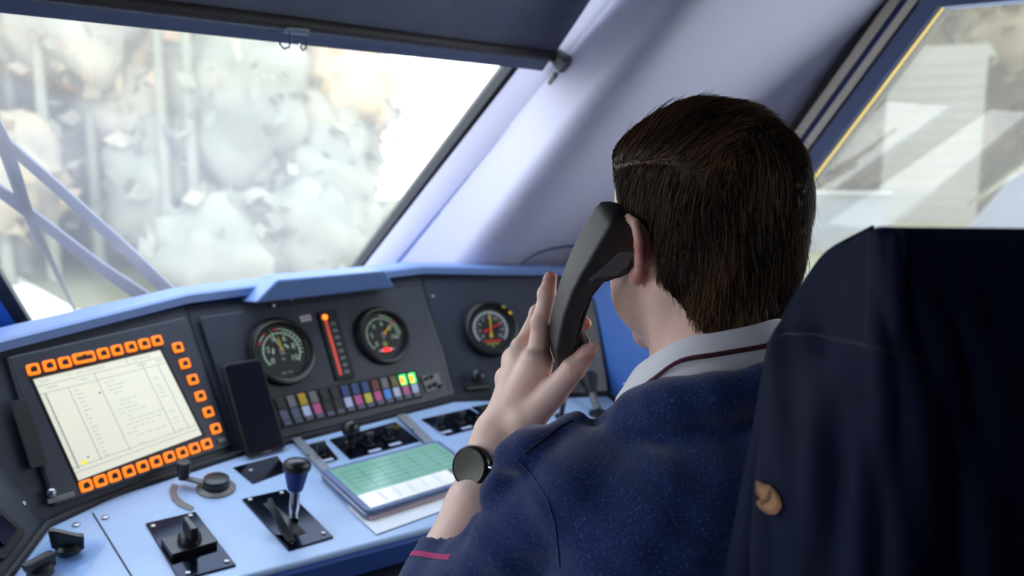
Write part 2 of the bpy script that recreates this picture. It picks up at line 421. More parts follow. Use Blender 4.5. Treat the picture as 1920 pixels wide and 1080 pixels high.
for z in np.linspace(0.9, 2.3, 18):
    p0, p1, p2, p3, p4, p5, p6 = [f(z) for f in (l0, l1, l2, l3, l4, l5, l6)]
    r = [p0, p1+(p0-p1)*0.05, p1-(p1-p2)*0.05, p1*0.5+p2*0.5]+bez(p2, p3, p4, 9)+[p4*(1-t)+p5*t for t in (0.2, 0.4, 0.6, 0.8, 0.97)]+[p5+(p6-p5)*t for t in (0.03, 0.5, 1.0)]
    rows.append(r)
mb = MB().loft(rows)
pil_v, pil_f = list(mb.v), list(mb.f)
pil = mb.build('wall_pillar', 'wall_paint', angle=50)
struct(pil, 'smooth pale moulded corner pillar between windscreen and side window', 'wall')
so = pil.modifiers.new('s', 'SOLIDIFY'); so.thickness = 0.02; so.offset = 0
BV = BVHTree.FromPolygons([Vector(v) for v in pil_v], pil_f)
def onpil(x, y, h=0.0):
    r = ray(x, y); hit = BV.ray_cast(Vector(CAM), Vector(nrm(r)))
    p = np.array(hit[0]); n = np.array(hit[1]); n = n if n@r < 0 else -n
    return p+n*h
# guide rod along the pillar (grey cord line) and the arched cable trim
struct(MB().tube([l1(1.0)+WS_M*0.004, l1(1.5)+WS_M*0.006, l1(2.1)+WS_M*0.004], 0.011).build('trim_1', 'frame_blue'), 'grey guide rod running up the corner pillar beside the windscreen', 'trim')
arc_px = [(958, 505), (968, 492), (984, 479), (1004, 468), (1030, 460), (1056, 456), (1084, 455), (1112, 458), (1140, 466), (1165, 480)]
struct(MB().tube([onpil(x, y, 0.006) for x, y in arc_px], 0.007).build('trim_2', 'deep_blue'), 'dark blue arched trim on the corner wall behind the handset', 'trim')

# side window
w2 = thing('window_2', 'large raked side window on the right behind the driver', 'window'); w2['kind'] = 'structure'
MB().prism([(XR+0.010, y, z) for y, z in (WA, WB_, WC, WD_)], (0.004, 0, 0)).build('glass', 'side_glass', w2, smooth=False)
fr = [0, .105, .29, .41, .56, .65, .75, .965, 1.0]
st_ = [('seal', 'rubber', 0.022), ('frame_strip', 'beige_trim', 0.012), ('frame_strip', 'deep_blue', 0.004), ('frame_strip', 'beige_trim', 0.012), ('seal', 'rubber', 0.0), ('frame', 'frame_blue', 0.018), ('seal', 'rubber', 0.004), ('edge_strip', 'yellow_edge', 0.012)]
fr = [0, .105, .29, .41, .56, .65, .972, .984, 1.0]
A0, A1, B0, B1 = np.array(FA), np.array(WA), np.array(FB), np.array(WB_)
ext = (A0-B0)*0.35
for i, (nm, mt, h) in enumerate(st_):
    a0, a1 = A0+(A1-A0)*fr[i], A0+(A1-A0)*fr[i+1]; b0, b1 = B0+(B1-B0)*fr[i], B0+(B1-B0)*fr[i+1]
    e0 = ext if i < 5 else ext*0.0
    MB().prism([(XR-h, *b0), (XR-h, *b1), (XR-h, *(a1+(ext if i < 5 else 0))), (XR-h, *(a0+(ext if i < 5 else 0)))], (0.016 if nm == 'edge_strip' else h+0.04, 0, 0)).build(nm, mt, w2, smooth=False)
tw = [A0+(A1-A0)*0.65, W(0.742, 1.641), W(-0.75, 1.585), W(-0.75, 1.69), W(0.80, 1.75)]
MB().prism([(XR-0.018, y, z) for y, z in tw], (0.05, 0, 0)).build('frame', 'frame_blue', w2, smooth=False)
MB().prism([(XR-0.018, y, z) for y, z in ((1.40, 0.93), (-0.75, 0.93), (-0.75, 0.955), (1.27, 0.955))], (0.05, 0, 0)).build('frame', 'frame_blue', w2, smooth=False)
# light portals in the two real openings (sampling aid for the daylight, they give no light themselves)
def portal(c, n, upv, sx, sy):
    d = bpy.data.lights.new('portal', 'AREA'); d.shape = 'RECTANGLE'; d.size = sx; d.size_y = sy
    d.cycles.is_portal = True
    o = bpy.data.objects.new('portal', d); COL.objects.link(o)
    z = -nrm(n); x = nrm(np.cross(upv, z)); y = np.cross(z, x)
    o.matrix_world = frame(c, x, y, z)
portal(ws(0.74, 1.48, -0.06), WS_M, WS_D, 1.1, 1.6)
portal(ws(-0.3, 1.48, -0.06), WS_M, WS_D, 1.1, 1.6)
portal(W(-1.37, 0.97, 1.33), W(1, 0, 0), W(0, 0, 1), 0.9, 0.85)
portal(W(XR+0.08, 0.25, 1.3), W(-1, 0, 0), W(0, 0, 1), 2.1, 0.8)

# ------------------------------------------------------------------ roller blind with its bar, hooks and bracket
bl = thing('roller_blind', 'dark blue fabric roller blind pulled partly down over the windscreen', 'blind')
bz = 1.571
bR, bL_ = onws(1036, 104, 0.037), onws(150, -6, 0.037); bD = (bR-bL_)/(bR[0]-bL_[0])
zx = lambda x: (bL_+bD*(x-bL_[0]))[2]
rows = []
for i, t in enumerate(np.linspace(0, 1, 12)):
    rows.append([ws(x, zx(x)*(1-t)+2.1*t, 0.035+0.006*sin(7*x+t*5)*min(1, i/3)+0.02*(0.0 if x < 1.2 else (x-1.2)*3)) for x in np.linspace(-0.40, bR[0], 36)])
o = MB().loft(rows).build('fabric', 'blind_cloth', bl); so = o.modifiers.new('s', 'SOLIDIFY'); so.thickness = 0.002
ba, bb = bL_+bD*(-.40-bL_[0]), bR
MB().tube([ba+(bb-ba)*t for t in np.linspace(0, 1, 8)], 0.0125, 14).build('bottom_bar', 'blind_bar', bl)
e = [ws(1.287, z, 0.05) for z in np.linspace(bz+0.02, 2.05, 8)]; e2 = [ws(1.312, z, 0.03) for z in np.linspace(bz+0.02, 2.05, 8)]
o = MB().loft([e, [(a+b)/2+WS_M*0.012 for a, b in zip(e, e2)], e2]).build('edge_strip', 'strip_white', bl, )
so = o.modifiers.new('s', 'SOLIDIFY'); so.thickness = 0.002
o['label'] = 'white curled edge strip'
MB().tube([ws(1.325, z, 0.05) for z in (bz+0.02, 1.8, 2.1)], 0.007).build('guide_rod', 'blind_bar', bl)
c = onws(1052, 112, 0.05)
m_ = MB().box(c, (0.03, 0.028, 0.05), rot=np.array(Matrix.Rotation(radians(-42), 3, 'X'))); m_.lathe([(0.0, 0), (0.012, 0.002), (0.014, 0.012), (0.008, 0.02), (0, 0.021)], 14, c+WS_M*0.01+W(0, 0, .012), ax=WS_M)
m_.lathe([(0.0, 0), (0.007, 0.002), (0.007, 0.03), (0, 0.031)], 12, c-WS_D*0.025+WS_M*0.012, ax=-WS_D)
m_.build('end_bracket', 'worn_grey', bl, bevel=0.003)
hk = thing('blind_hook', 'small twin wire hook clipped on the middle of the blind bar', 'hook')
c = onws(556, 56, 0.05)
m_ = MB(); m_.slab(-0.021, 0.021, -0.006, 0.006, 0, 0.004, 0.004); m_.build('plate', 'grey_metal', hk, frame(c, W(1, 0, 0), WS_D, WS_M), bevel=0.001)
for dx, rr in ((-0.014, 1), (0.014, 0.6)):
    q = [c+W(dx, 0, 0)+WS_M*0.006, c+W(dx, 0, -0.012)+WS_M*0.008, c+W(dx-0.002*rr, 0, -0.024)+WS_M*0.006, c+W(dx-0.01*rr, -0.002, -0.031), c+W(dx-0.016*rr, -0.002, -0.025), c+W(dx-0.015*rr, 0, -0.016)]
    MB().tube(q, 0.0016, 8).build('hook', 'chrome', hk)

# ------------------------------------------------------------------ windscreen wipers outside the glass
wp = thing('windscreen_wiper', 'blue grey twin arm windscreen wiper parked outside the glass at left', 'wiper')
def wtube(name, pts, r, mt='wiper_paint'):
    k = [onws(x, y, -0.06) for x, y in pts]
    m_ = MB()
    vs = []
    for i, p in enumerate(k):
        t = nrm(k[min(i+1, len(k)-1)]-k[max(i-1, 0)]); s_ = np.cross(t, WS_M); w_ = r[i]
        vs.append([p+s_*w_+WS_M*0.006, p-s_*w_+WS_M*0.006, p-s_*w_-WS_M*0.006, p+s_*w_-WS_M*0.006])
    return m_.loft(vs, closed=True, caps=True).build(name, mt, wp, bevel=0.002)
wtube('arm', [(-30, 235), (12, 268), (100, 345), (250, 480), (330, 560), (370, 600)], [0.010, 0.009, 0.010, 0.012, 0.016, 0.017])
wtube('arm', [(-60, 315), (0, 358), (90, 425), (180, 495), (260, 550), (330, 600)], [0.010, 0.010, 0.010, 0.012, 0.016, 0.017])
wtube('blade_carrier', [(-20, 205), (8, 270), (45, 380), (75, 455)], [0.007, 0.012, 0.010, 0.007])
wtube('blade', [(-40, 150), (20, 320), (78, 450), (108, 515), (140, 580)], [0.004, 0.005, 0.006, 0.005, 0.003], 'rubber')

# ------------------------------------------------------------------ driver's desk
dd = thing('driver_desk', 'pale blue sloping driver desk below the instrument panels', 'desk')
dk = [(90, 985), (212, 930), (440, 856), (850, 752), (1140, 742), (1172, 768)]
top = [desk(*p) for p in dk]
fe = [W(1.30, 1.16, 0), W(1.06, 1.062, 0), W(0.77, 1.056, 0), W(0.47, 1.086, 0), W(0.33, 1.10, 0), W(0.12, 1.05, 0)]
for q in fe: q[2] = (D_P[2]*D_N[2]+(D_P[1]-q[1])*D_N[1])/D_N[2]
dl = desk(14, 1085)
poly = top+[q for q in fe]+[dl]
m_ = MB().prism(poly, -D_N*0.03); m_.build('desktop', 'desk_paint', dd, smooth=False, bevel=0.006, seg=3)
ap = [q-D_N*0.03+W(0, 0.012, 0) for q in fe]
m_ = MB().prism([W(-0.2, 1.07, 0.70), W(0.33, 1.115, 0.70), W(0.47, 1.10, .70), W(0.77, 1.07, 0.70), W(1.06, 1.075, 0.70), W(1.45, 1.18, 0.70), W(1.45, 1.5, 0.70), W(-0.2, 1.5, 0.70)], (0, 0, -0.7))
m_.build('cabinet', 'wall_dark', dd, smooth=False)
# front nosing: a deep blue rounded strip under the desk edge
m_ = MB().loft([[q+D_V*0.004-D_N*0.004 for q in fe], [q-D_V*0.006-D_N*0.012 for q in fe], [q-D_V*0.006-D_N*0.045 for q in fe], [q+D_V*0.02-D_N*0.05 for q in fe]])
o = m_.build('front_nosing', 'nosing_blue', dd); so = o.modifiers.new('s', 'SOLIDIFY'); so.thickness = 0.006; so.offset = 1
s0, s1 = desk(174, 962, 0.0005), desk(262, 1105, 0.0005)
MB().tube([s0, s1], 0.0011, 6).build('joint', 'matte_black', dd)
# dark edge strip where desk meets the panels
ed = [(8, 1090), (88, 984), (212, 926), (440, 853), (640, 802), (850, 749), (1000, 742), (1140, 739), (1172, 764)]
MB().tube([desk(x, y, 0.003) for x, y in ed], 0.006, 8).build('edge_strip', 'rubber', dd)
for x, y in ((143, 985), (197, 971)):
    p = desk(x, y)
    MB().lathe([(0, 0), (0.0055, 0.0), (0.005, 0.0025), (0.002, 0.0035), (0, 0.0035)], 14, p, ax=D_N).build('screw', 'screw_metal', dd)

# ------------------------------------------------------------------ instrument console
ic = thing('instrument_console', 'curved black instrument console with blue hood behind the driver desk', 'console')
def base(P, x, y): return P.pt(x, y)
def topc(P, s): return P.A+P.u*s+P.up*0.292
sC0, tC0 = PC.st(350, 590); 
jLt, jLb = PL.pt(348, 575), desk(440, 850)
jRt, jRb = (PC.pt(790, 520)*0.5+PR.pt(790, 520)*0.5), desk(850, 748)
Lb, Rb = desk(87, 982), desk(1140, 738)
Lt = PL.pt(-60, 672); Rt = PR.pt(1098, 515)
def pan(pts, n, mt='console_black'): return MB().prism(pts, -n*0.02).build('instrument_panel', mt, ic, smooth=False)
pan([Lb, jLb, jLt, Lt, PL.pt(-60, 800)], PL.n); pan([jLb, jRb, jRt, jLt], PC.n); pan([jRb, Rb, Rt, jRt], PR.n)
# wing at the left end, the sunlit sheen painted grey at the right end and the blue side panel
wa, wb, wc = desk(87, 982), desk(5, 1092), PL.pt(-4, 868)
wn = nrm(np.cross(wb-wa, wc-wa)); wn = wn if wn@(CAM-wa) > 0 else -wn
m_ = MB().prism([wa, wb, wb+(wc-wa)*1.0, wc+(wc-wa)*0.9], -wn*0.02); m_.build('wing_panel', 'console_black', ic, smooth=False)
m_ = MB().prism([PR.pt(1086, 588, 0.001), PR.pt(1112, 560, 0.001), PR.pt(1138, 733, 0.001), PR.pt(1068, 737, 0.001), PR.pt(1072, 640, .001)], PR.n*0.003)
m_.build('flat_patch', 'worn_grey', ic, smooth=False)  # thin sheet whose lighter grey stands for sunlight on the panel
sp = [Rb, Rt, desk(1178, 770)+W(0.10, -0.16, 0.24), desk(1178, 770)+W(0.02, -0.05, 0)]
sp = [Rb+W(0.004, 0, 0), Rt+W(0.004, 0, 0), Rt+W(0.11, -0.40, -0.05), Rb+W(0.07, -0.36, -0.03)]
m_ = MB().prism(sp, (0.03, 0.012, 0)); m_.build('side_panel', 'blue_paint', ic, smooth=False)
MB().tube([Rb, (Rb+Rt)/2, Rt], 0.004, 8).build('edge_strip', 'matte_black', ic)
MB().tube([jLb+PL.n*0.0005, jLt+PL.n*0.0005], 0.0014, 6).build('joint', 'matte_black', ic)
MB().tube([jRb+PR.n*0.0005, jRt+PR.n*0.0005], 0.0014, 6).build('joint', 'matte_black', ic)
# hood: lip, flat top, slope down to the windscreen foot
lipL = [PL.pt(-60, 672, 0.012), PL.pt(0, 660, 0.012), jLt+PL.n*0.012+W(0, 0, .002), PC.pt(560, 541, 0.012), jRt+PC.n*0.012+W(0, 0, .004), PR.pt(900, 515, 0.012), PR.pt(1040, 516, 0.012), PR.pt(1085, 520, 0.012), Rt+W(.0, -.03, .004), Rt+W(0.05, -0.2, -0.012), Rt+W(0.11, -0.40, -0.05)]
back = [W(-0.05, 1.96, 0.985), W(0.2, 1.97, .985), W(.6, 1.97, .985), W(.85, 1.97, .985), W(1.15, 1.97, .985), W(1.4, 1.95, 0.985), W(1.55, 1.93, .985), W(1.62, 1.9, .985), W(1.66, 1.8, 0.99), W(1.68, 1.4, 1.0), W(1.70, 1.0, 1.0)]
rows = []
for a, b in zip(lipL, back):
    d = W(*(b-a)[:2], 0); d /= np.linalg.norm(d)
    rows.append([a+d*0.03-W(0, 0, 0.004), a, a+W(0, 0, 0.014), a+W(0, 0, 0.018)+d*0.005, a+W(0, 0, 0.019)+d*0.03, a+W(0, 0, 0.016)+d*0.10, b])
o = MB().loft(rows).build('hood', 'hood_paint', ic, angle=35); so = o.modifiers.new('s', 'SOLIDIFY'); so.thickness = 0.004; so.offset = -1
# raised binnacle on the hood
zb_ = 1.108
def onz(x, y, z): return onp(x, y, W(0, 0, z), W(0, 0, 1))
q0 = [onz(478, 549, zb_), onz(742, 521, zb_), onz(742, 521, zb_)+W(0.02, 0.12, -.01), onz(478, 549, zb_)+W(-0.01, 0.14, -.01)]
q1 = [onz(520, 524, zb_+.022), onz(722, 507, zb_+.022), onz(722, 507, zb_+.022)+W(-0.005, 0.07, 0), onz(520, 524, zb_+.022)+W(0.01, 0.08, 0)]
q0 = [p-W(0, 0, .02) for p in q0]
MB().loft([q0, q1], closed=True, caps=True).build('hood_box', 'hood_paint', ic, bevel=0.006, seg=3)
for P, lst in ((PL, [(378, 620), (395, 700)]), (PC, [(545, 560), (512, 572), (783, 570)]), (PR, [(812, 557), (1072, 600), (835, 700), (990, 720)])):
    for x, y in lst:
        MB().lathe([(0, 0), (0.0045, 0), (0.004, 0.002), (0, 0.003)], 12, P.pt(x, y, 0.0005), ax=P.n).build('screw', 'screw_metal', ic)
for x, y in ((45, 945), (22, 978), (63, 927)):
    p = onp(x, y, wa, wn); MB().lathe([(0, 0), (0.004, 0), (0.0035, 0.002), (0, 0.003)], 12, p, ax=wn).build('screw', 'screw_metal', ic)
# square recess on the wing
wu = nrm(wb-wa); wv = np.cross(wn, wu)
p = onp(-6, 1000, wa, wn)
wr = thing('wing_switch', 'black square switch module set in the dark left wing panel', 'switch', frame(p, wu, wv, wn))
m_ = MB().slab(-0.034, 0.034, -0.03, 0.03, 0, 0.006, 0.008); m_.build('bezel', 'black_plastic', wr, bevel=0.002)
MB().slab(-0.02, 0.02, -0.017, 0.017, 0.006, 0.011, 0.004).build('rocker', 'black_mirror', wr, bevel=0.002)

# raised centre plate with worn border
m_ = MB(); pl = [(372, 596), (790, 538), (852, 742), (452, 842)]
P4 = [PC.pt(x, y, 0.0005) for x, y in pl]
m_.prism(P4, PC.n*0.004)
cp = m_.build('centre_plate', 'console_plate', ic, smooth=False, bevel=0.002)
cp.name = 'mounting_plate'
m_ = MB(); wl = [PC.pt(x, y, 0.005) for x, y in ((799, 572), (828, 660), (846, 735), (815, 747), (700, 775))]
m_.tube(wl, [0.0012, 0.0025, 0.004, 0.0035, 0.001], 8).build('worn_border', 'worn_grey', ic)

# ------------------------------------------------------------------ display terminal
tq = [(8, 672), (343, 596), (432, 838), (96, 952)]
o_ = PL.pt(220, 770)
MT = frame(o_, PL.u, PL.up, PL.n)
def tl(x, y, h=0.0):
    p = PL.pt(x, y, h)-o_; return p@PL.u, p@PL.up
te = thing('display_terminal', 'black display terminal with lit cream screen ringed by orange keys', 'display', MT)
m_ = MB(); m_.prism([(*tl(x, y), 0.0) for x, y in tq], (0, 0, 0.010)); m_.build('housing', 'console_plate', te, smooth=False, bevel=0.004, seg=3)
sq = [(62, 711), (300, 656), (379, 815), (147, 901)]
S4 = [np.array(tl(x, y, .0105)) for x, y in sq]
def bil(u, v): return (S4[0]*(1-u)+S4[1]*u)*(1-v)+(S4[3]*(1-u)+S4[2]*u)*v
z = 0.0104
m_ = MB(); ctr = sum(S4)/4
fr4 = [ctr+(p-ctr)*1.035 for p in S4]
m_.loft([[(*p, z+.0006) for p in fr4], [(*p, z+.0018) for p in [ctr+(p-ctr)*1.02 for p in S4]], [(*p, z) for p in S4]], closed=True)
m_.build('screen_frame', 'matte_black', te, smooth=False)
m_ = MB(); m_.add([(*p, z) for p in S4], [(3, 2, 1, 0)], 0)
def qd(u0, u1, v0, v1, mi, h=0.0003): m_.add([(*bil(u0, v1), z+h), (*bil(u1, v1), z+h), (*bil(u1, v0), z+h), (*bil(u0, v0), z+h)], [(0, 1, 2, 3)], mi)
for v in (0.075, 0.15, 0.88, 0.925): qd(0, 1, v, v+0.005, 1)
for u, v0 in ((0.03, .15), (0.2, .15), (0.42, .075), (0.8, .075), (0.92, .15)): qd(u, u+(0.012 if u < .05 else 0.005), v0, 0.9, 1)
qd(0.25, 0.252, 0, 0.075, 1); qd(0.7, .704, 0, .075, 1)
rnd = random.Random(4)
for k in range(17):
    v = 0.19+k*0.042
    qd(0.23, 0.23+0.05*rnd.random()+.02, v, v+0.012, 2)
    a = 0.46+0.06*rnd.random(); b = a+0.04
    while b < 0.78 and rnd.random() < 0.8:
        w = 0.02+0.04*rnd.random(); qd(a, a+w, v, v+0.012, 2); a += w+0.015; b = a
    if rnd.random() < 0.6: qd(0.83, 0.88, v, v+0.010, 2)
for u0, u1, v in ((0.04, .1, .03), (.06, .14, .1), (.3, .52, .03), (.3, .36, .1), (.74, .9, .03), (.76, .84, .1), (.92, .98, .1)): qd(u0, u1, v, v+0.018, 2)
qd(0.07, 0.105, 0.845, 0.885, 3); qd(0.12, .13, .82, .835, 4); qd(.39, .405, .27, .285, 4)
m_.build('screen', ['cream_screen', 'screen_line', 'screen_text', 'screen_yellow', 'console_black'], te, smooth=False)
te.children[-1]['label'] = 'lit cream timetable screen'
btn = [(62, 693), (92, 686), (121, 680), (157, 671, 1), (193, 663), (219, 657), (245, 651), (270, 645), (294, 639),
       (333, 652), (346, 682), (361, 712), (375, 743), (390, 773), (404, 804),
       (161, 911), (188, 902), (214, 893), (241, 884), (267, 875), (292, 866), (317, 857), (341, 849), (364, 841), (387, 833)]
b0 = i0 = b1 = None
for i, b in enumerate(btn):
    x, y = tl(b[0], b[1], .011); w = 0.0175 if len(b) > 2 else 0.0092; 
    key = 'w' if len(b) > 2 else 'n'
    m_ = MB()
    h = 0.0088
    # ring shaped lit key with dark centre
    def rr(w, h, r, z, n=4):
        q = []
        for cx, cy, a0 in ((w-r, -h+r, -pi/2), (w-r, h-r, 0), (-w+r, h-r, pi/2), (-w+r, -h+r, pi)):
            for k in range(n+1): a = a0+pi/2*k/n; q.append((cx+r*cos(a), cy+r*sin(a), z))
        return q
    m_.loft([rr(w, h, .003, 0), rr(w, h, .003, .0035), rr(w-.0008, h-.0008, .0027, .0043), rr(w-.0036, h-.0036, .0018, .0043), rr(w-.0044, h-.0044, .001, .0032)], closed=True, caps=True)
    o = m_.build('button', 'button_orange', te, Matrix.Translation((x, y, 0.0102)), smooth=False)
    s_ = MB(); sg = 1 if i % 2 else -1
    s_.slab(-w+.0046, w-.0046, -h+.0048, h-.0060, 0.0031, 0.0044, 0.0006); s_.slab((-.002 if sg > 0 else -.001), .003, -.001, h-.0042, 0.0031, 0.0044)
    s_.build('icon', 'button_dark', o, smooth=False)
# slot, feet and mark at the left edge of the terminal
x0, y0 = tl(58, 830); 
m_ = MB().slab(-0.012, 0.012, -0.05, 0.055, 0, 0.003, 0.003); m_.build('card_slot', 'matte_black', te, Matrix.Translation((x0-.004, y0+.01, 0.010)), bevel=0.001)
x0, y0 = tl(96, 925, .01)
m_ = MB().lathe([(0, 0), (0.007, 0), (0.0065, 0.004), (0.003, 0.007), (0, 0.0072)], 16); m_.build('screw', 'screw_metal', te, Matrix.Translation((x0, y0, 0.010)))
x0, y0 = tl(114, 934, .01); MB().slab(-0.02, 0.02, -0.004, 0.004, 0, 0.003, 0.002).build('catch', 'worn_grey', te, Matrix.Translation((x0, y0, 0.010)), bevel=0.001)
x0, y0 = tl(414, 826, .01); MB().slab(-0.008, 0.008, -0.004, 0.004, 0, 0.003, 0.002).build('catch', 'worn_grey', te, Matrix.Translation((x0, y0, 0.010)), bevel=0.001)

# ------------------------------------------------------------------ gauges
def gauge(name, label, P, x, y, r, h=0.005, kind=1):
    g = thing(name, label, 'gauge', P.M(x, y, h), 'round gauges on the console')
    m_ = MB().lathe([(r*1.13, 0), (r*1.13, 0.006), (r*1.08, 0.012), (r*1.0, 0.0135), (r*0.94, 0.012), (r*0.90, 0.004), (r*.885, .003)], 56)
    m_.f.pop(); m_.m.pop(); m_.build('bezel', 'black_plastic', g)
    z = 0.003
    m_ = MB().lathe([(0, 0.001), (r*0.9, 0.001), (r*0.9, z), (0, z)], 48)
    zz = z+0.0004
    D = lambda a: a*pi/180
    if kind == 1:
        m_.arc(r*.60, r*.635, D(-125), D(125), zz, mi=1)
        for i in range(21):
            a = D(-125+12.5*i); L_ = .10 if i % 4 == 0 else .05
            m_.arc(r*(.635-L_), r*.66, a-.022, a+.022, zz+.0001, n=1, mi=1)
        for i, t in enumerate(('0', '2', '4', '6', '8', '10')):
            a = D(-125+50*i); m_.text(t, r*.26, sin(a)*r*.45, cos(a)*r*.45, zz+.0001, 1)
        m_.arc(r*.74, r*.78, D(-60), D(-33), zz, mi=1); m_.arc(r*.72, r*.79, D(-66), D(-57), zz+.0001, n=4, mi=2); m_.arc(r*.72, r*.79, D(-38), D(-31), zz+.0001, n=4, mi=2)
        m_.arc(r*.74, r*.77, D(-5), D(75), zz, mi=1); m_.arc(r*.72, r*.78, D(-8), D(2), zz+.0001, n=4, mi=2)
        m_.arc(r*.2, r*.26, D(-100), D(-55), zz, n=8, mi=1, c=(-r*.06, 0)); m_.arc(r*.2, r*.26, D(25), D(70), zz, n=8, mi=1, c=(r*.04, 0))
        for i in range(9): a = D(20+10*i); m_.arc(r*.66, r*.74, a-.02, a+.02, zz, n=1, mi=1)
        m_.text('bar', r*.11, 0, -r*.24, zz, 3); m_.text('kPa x 100', r*.09, 0, -r*.70, zz, 3)
    elif kind == 2:
        m_.arc(r*.66, r*.69, D(-130), D(105), zz, mi=1); m_.arc(r*.76, r*.80, D(5), D(95), zz, mi=1)
        for i in range(26):
            a = D(-130+9.4*i); L_ = .12 if i % 5 == 0 else .05
            m_.arc(r*(.69-L_), r*.70, a-.022, a+.022, zz+.0001, n=1, mi=1)
        for i, t in enumerate(('0', '2', '4', '6', '8', '10')):
            a = D(-130+47*i); m_.text(t, r*.26, sin(a)*r*.46, cos(a)*r*.46, zz+.0001, 1)
        a = D(52); m_.lathe([(0, 0), (r*.055, 0), (r*.055, .0006), (0, .0006)], 14, (sin(a)*r*.78, cos(a)*r*.78, zz), 2)
        m_.text('V', r*.12, 0, -r*.2, zz, 3); m_.arc(r*.02, r*.1, 0, 2*pi, zz, n=12, mi=4, c=(0, -r*.34))
        m_.slab(-r*.34, -r*.18, -r*.60, -r*.52, z, zz, 0, 3); m_.slab(r*.18, r*.34, -r*.60, -r*.52, z, zz, 0, 3)
    else:
        m_.arc(r*.64, r*.70, D(-130), D(130), zz, mi=3)
        for i in range(33):
            a = D(-130+8.125*i); L_ = .13 if i % 2 == 0 else .06
            m_.arc(r*(.66-L_), r*.72, a-.018, a+.018, zz+.0001, n=1, mi=3)
        for i in range(0, 17, 2):
            a = D(-130+16.25*i); m_.text(str(i), r*.19, sin(a)*r*.45, cos(a)*r*.45, zz+.0001, 3)
        m_.text('bar', r*.13, 0, -r*.33, zz, 3)
        m_.slab(-r*.36, r*.36, -r*.52, -r*.46, z, zz, 0, 2); m_.slab(-r*.24, r*.24, -r*.63, -r*.57, z, zz, 0, 4); m_.slab(-.03*r, .03*r, -r*.74, -r*.68, z, zz, 0, 3)
    m_.build('dial', ['dial_black', 'dial_green' , 'needle_red', 'dial_white', 'olive_mark'], g, smooth=False)
    def needle(nm, ang, mt, L_, tail, w, z, tip=None):
        a = D(ang); R2 = lambda x, y: (x*cos(a)+y*sin(a), -x*sin(a)+y*cos(a), z)
        q = MB().prism([R2(-w*.5, -tail*r*.4), R2(-w*1.5, -tail*r), R2(w*1.5, -tail*r), R2(w*.5, -tail*r*.4), R2(w*.6, L_*r*.6), R2(0, L_*r), R2(-w*.6, L_*r*.6)], (0, 0, 0.0008))
        return q.build(nm, mt, g, smooth=False)
    if kind == 1:
        needle('needle', -3, 'needle_yellow', .50, -.1, .0022, .0055); needle('needle', -17, 'dial_green', .85, -.45, .0012, .0048)
        MB().slab(-r*.09, r*.09, -r*.12, r*.14, .0036, .0052, .002).build('hub', 'worn_grey', g, smooth=False)
    elif kind == 2:
        needle('needle', 52, 'needle_yellow', .60, -.14, .003, .0055)
        MB().slab(-r*.08, r*.08, -r*.12, r*.12, .0036, .0052, .002).build('hub', 'worn_grey', g, smooth=False)
        MB().slab(-r*.17, r*.17, -r*.62, -r*.50, .0032, .0042).build('warning_lamp', 'lamp_red_on', g, smooth=False)
    else:
        needle('needle', 5, 'needle_yellow', .66, .34, .0026, .0048); needle('needle', 68, 'needle_red', .60, .30, .0026, .0058)
        for a, mt in ((38, 'olive_mark'), (58, 'needle_yellow')):
            MB().lathe([(0, 0), (r*.07, 0), (r*.06, .002), (0, .0026)], 14, (sin(D(a))*r*1.0, cos(D(a))*r*1.0, .0135)).build('marker', mt, g)
    return g
gauge('pressure_gauge', 'round black gauge with thin green and yellow pointers beside the smartphone', PC, 527, 660, 0.060, kind=1)
gauge('voltage_gauge', 'round black gauge with short yellow pointer and glowing red lamp', PC, 716, 630, 0.056, kind=2)
gauge('brake_gauge', 'round black gauge with crossed red and yellow pointers next to the hand', PR, 919, 617, 0.058, h=0.0005, kind=3)

# vertical light column between the gauges
lc = thing('light_column_meter', 'narrow upright meter with orange red light bar between two gauges', 'meter', PC.M(632, 648, 0.0048))
A_ = [PC.st(x, y, .005) for x, y in ((596, 586), (630, 583), (664, 707), (628, 716))]; o2 = PC.st(632, 648, .0048)
q4 = [(a-o2[0], b-o2[1]) for a, b in A_]
x0, x1 = min(q4[0][0], q4[3][0]), max(q4[1][0], q4[2][0]); y0, y1 = q4[3][1], q4[0][1]
w_ = (q4[1][0]-q4[0][0]+q4[2][0]-q4[3][0])/4; cx = sum(q[0] for q in q4)/4; hh = (y1-y0)/2; cy = (y0+y1)/2
m_ = MB().slab(cx-w_, cx+w_, cy-hh, cy+hh, 0, 0.005, 0.003); m_.build('bezel', 'matte_black', lc, bevel=0.0015)
MB().slab(cx-w_*.62, cx-w_*.30, cy-hh*.86, cy+hh*.72, .005, .0056).build('light_bar', 'bar_red', lc, smooth=False)
MB().lathe([(0, 0), (.006, 0), (.005, .003), (0, .004)], 16, (cx-w_*.44, cy+hh*.82, .005)).build('lamp', 'lamp_orange_on', lc)
m_ = MB()
for k in range(8): m_.slab(cx+w_*.0, cx+w_*.5, cy-hh*.84+hh*.2*k, cy-hh*.84+hh*.2*k+hh*.09, .005, .0053)
m_.build('scale', 'l_grey', lc, smooth=False)
stk = MB().slab(-.012, .012, -.0065, .0065, 0, .0006, .0005).slab(-.008, .008, -.001, .0005, .0006, .0008, 0, 1).build('sticker', ['sticker', 'l_grey'], None, PC.M(573, 597, 0.0048, rot=radians(3)), smooth=False)
tag(stk, 'small pale printed sticker above the left gauge', 'sticker')

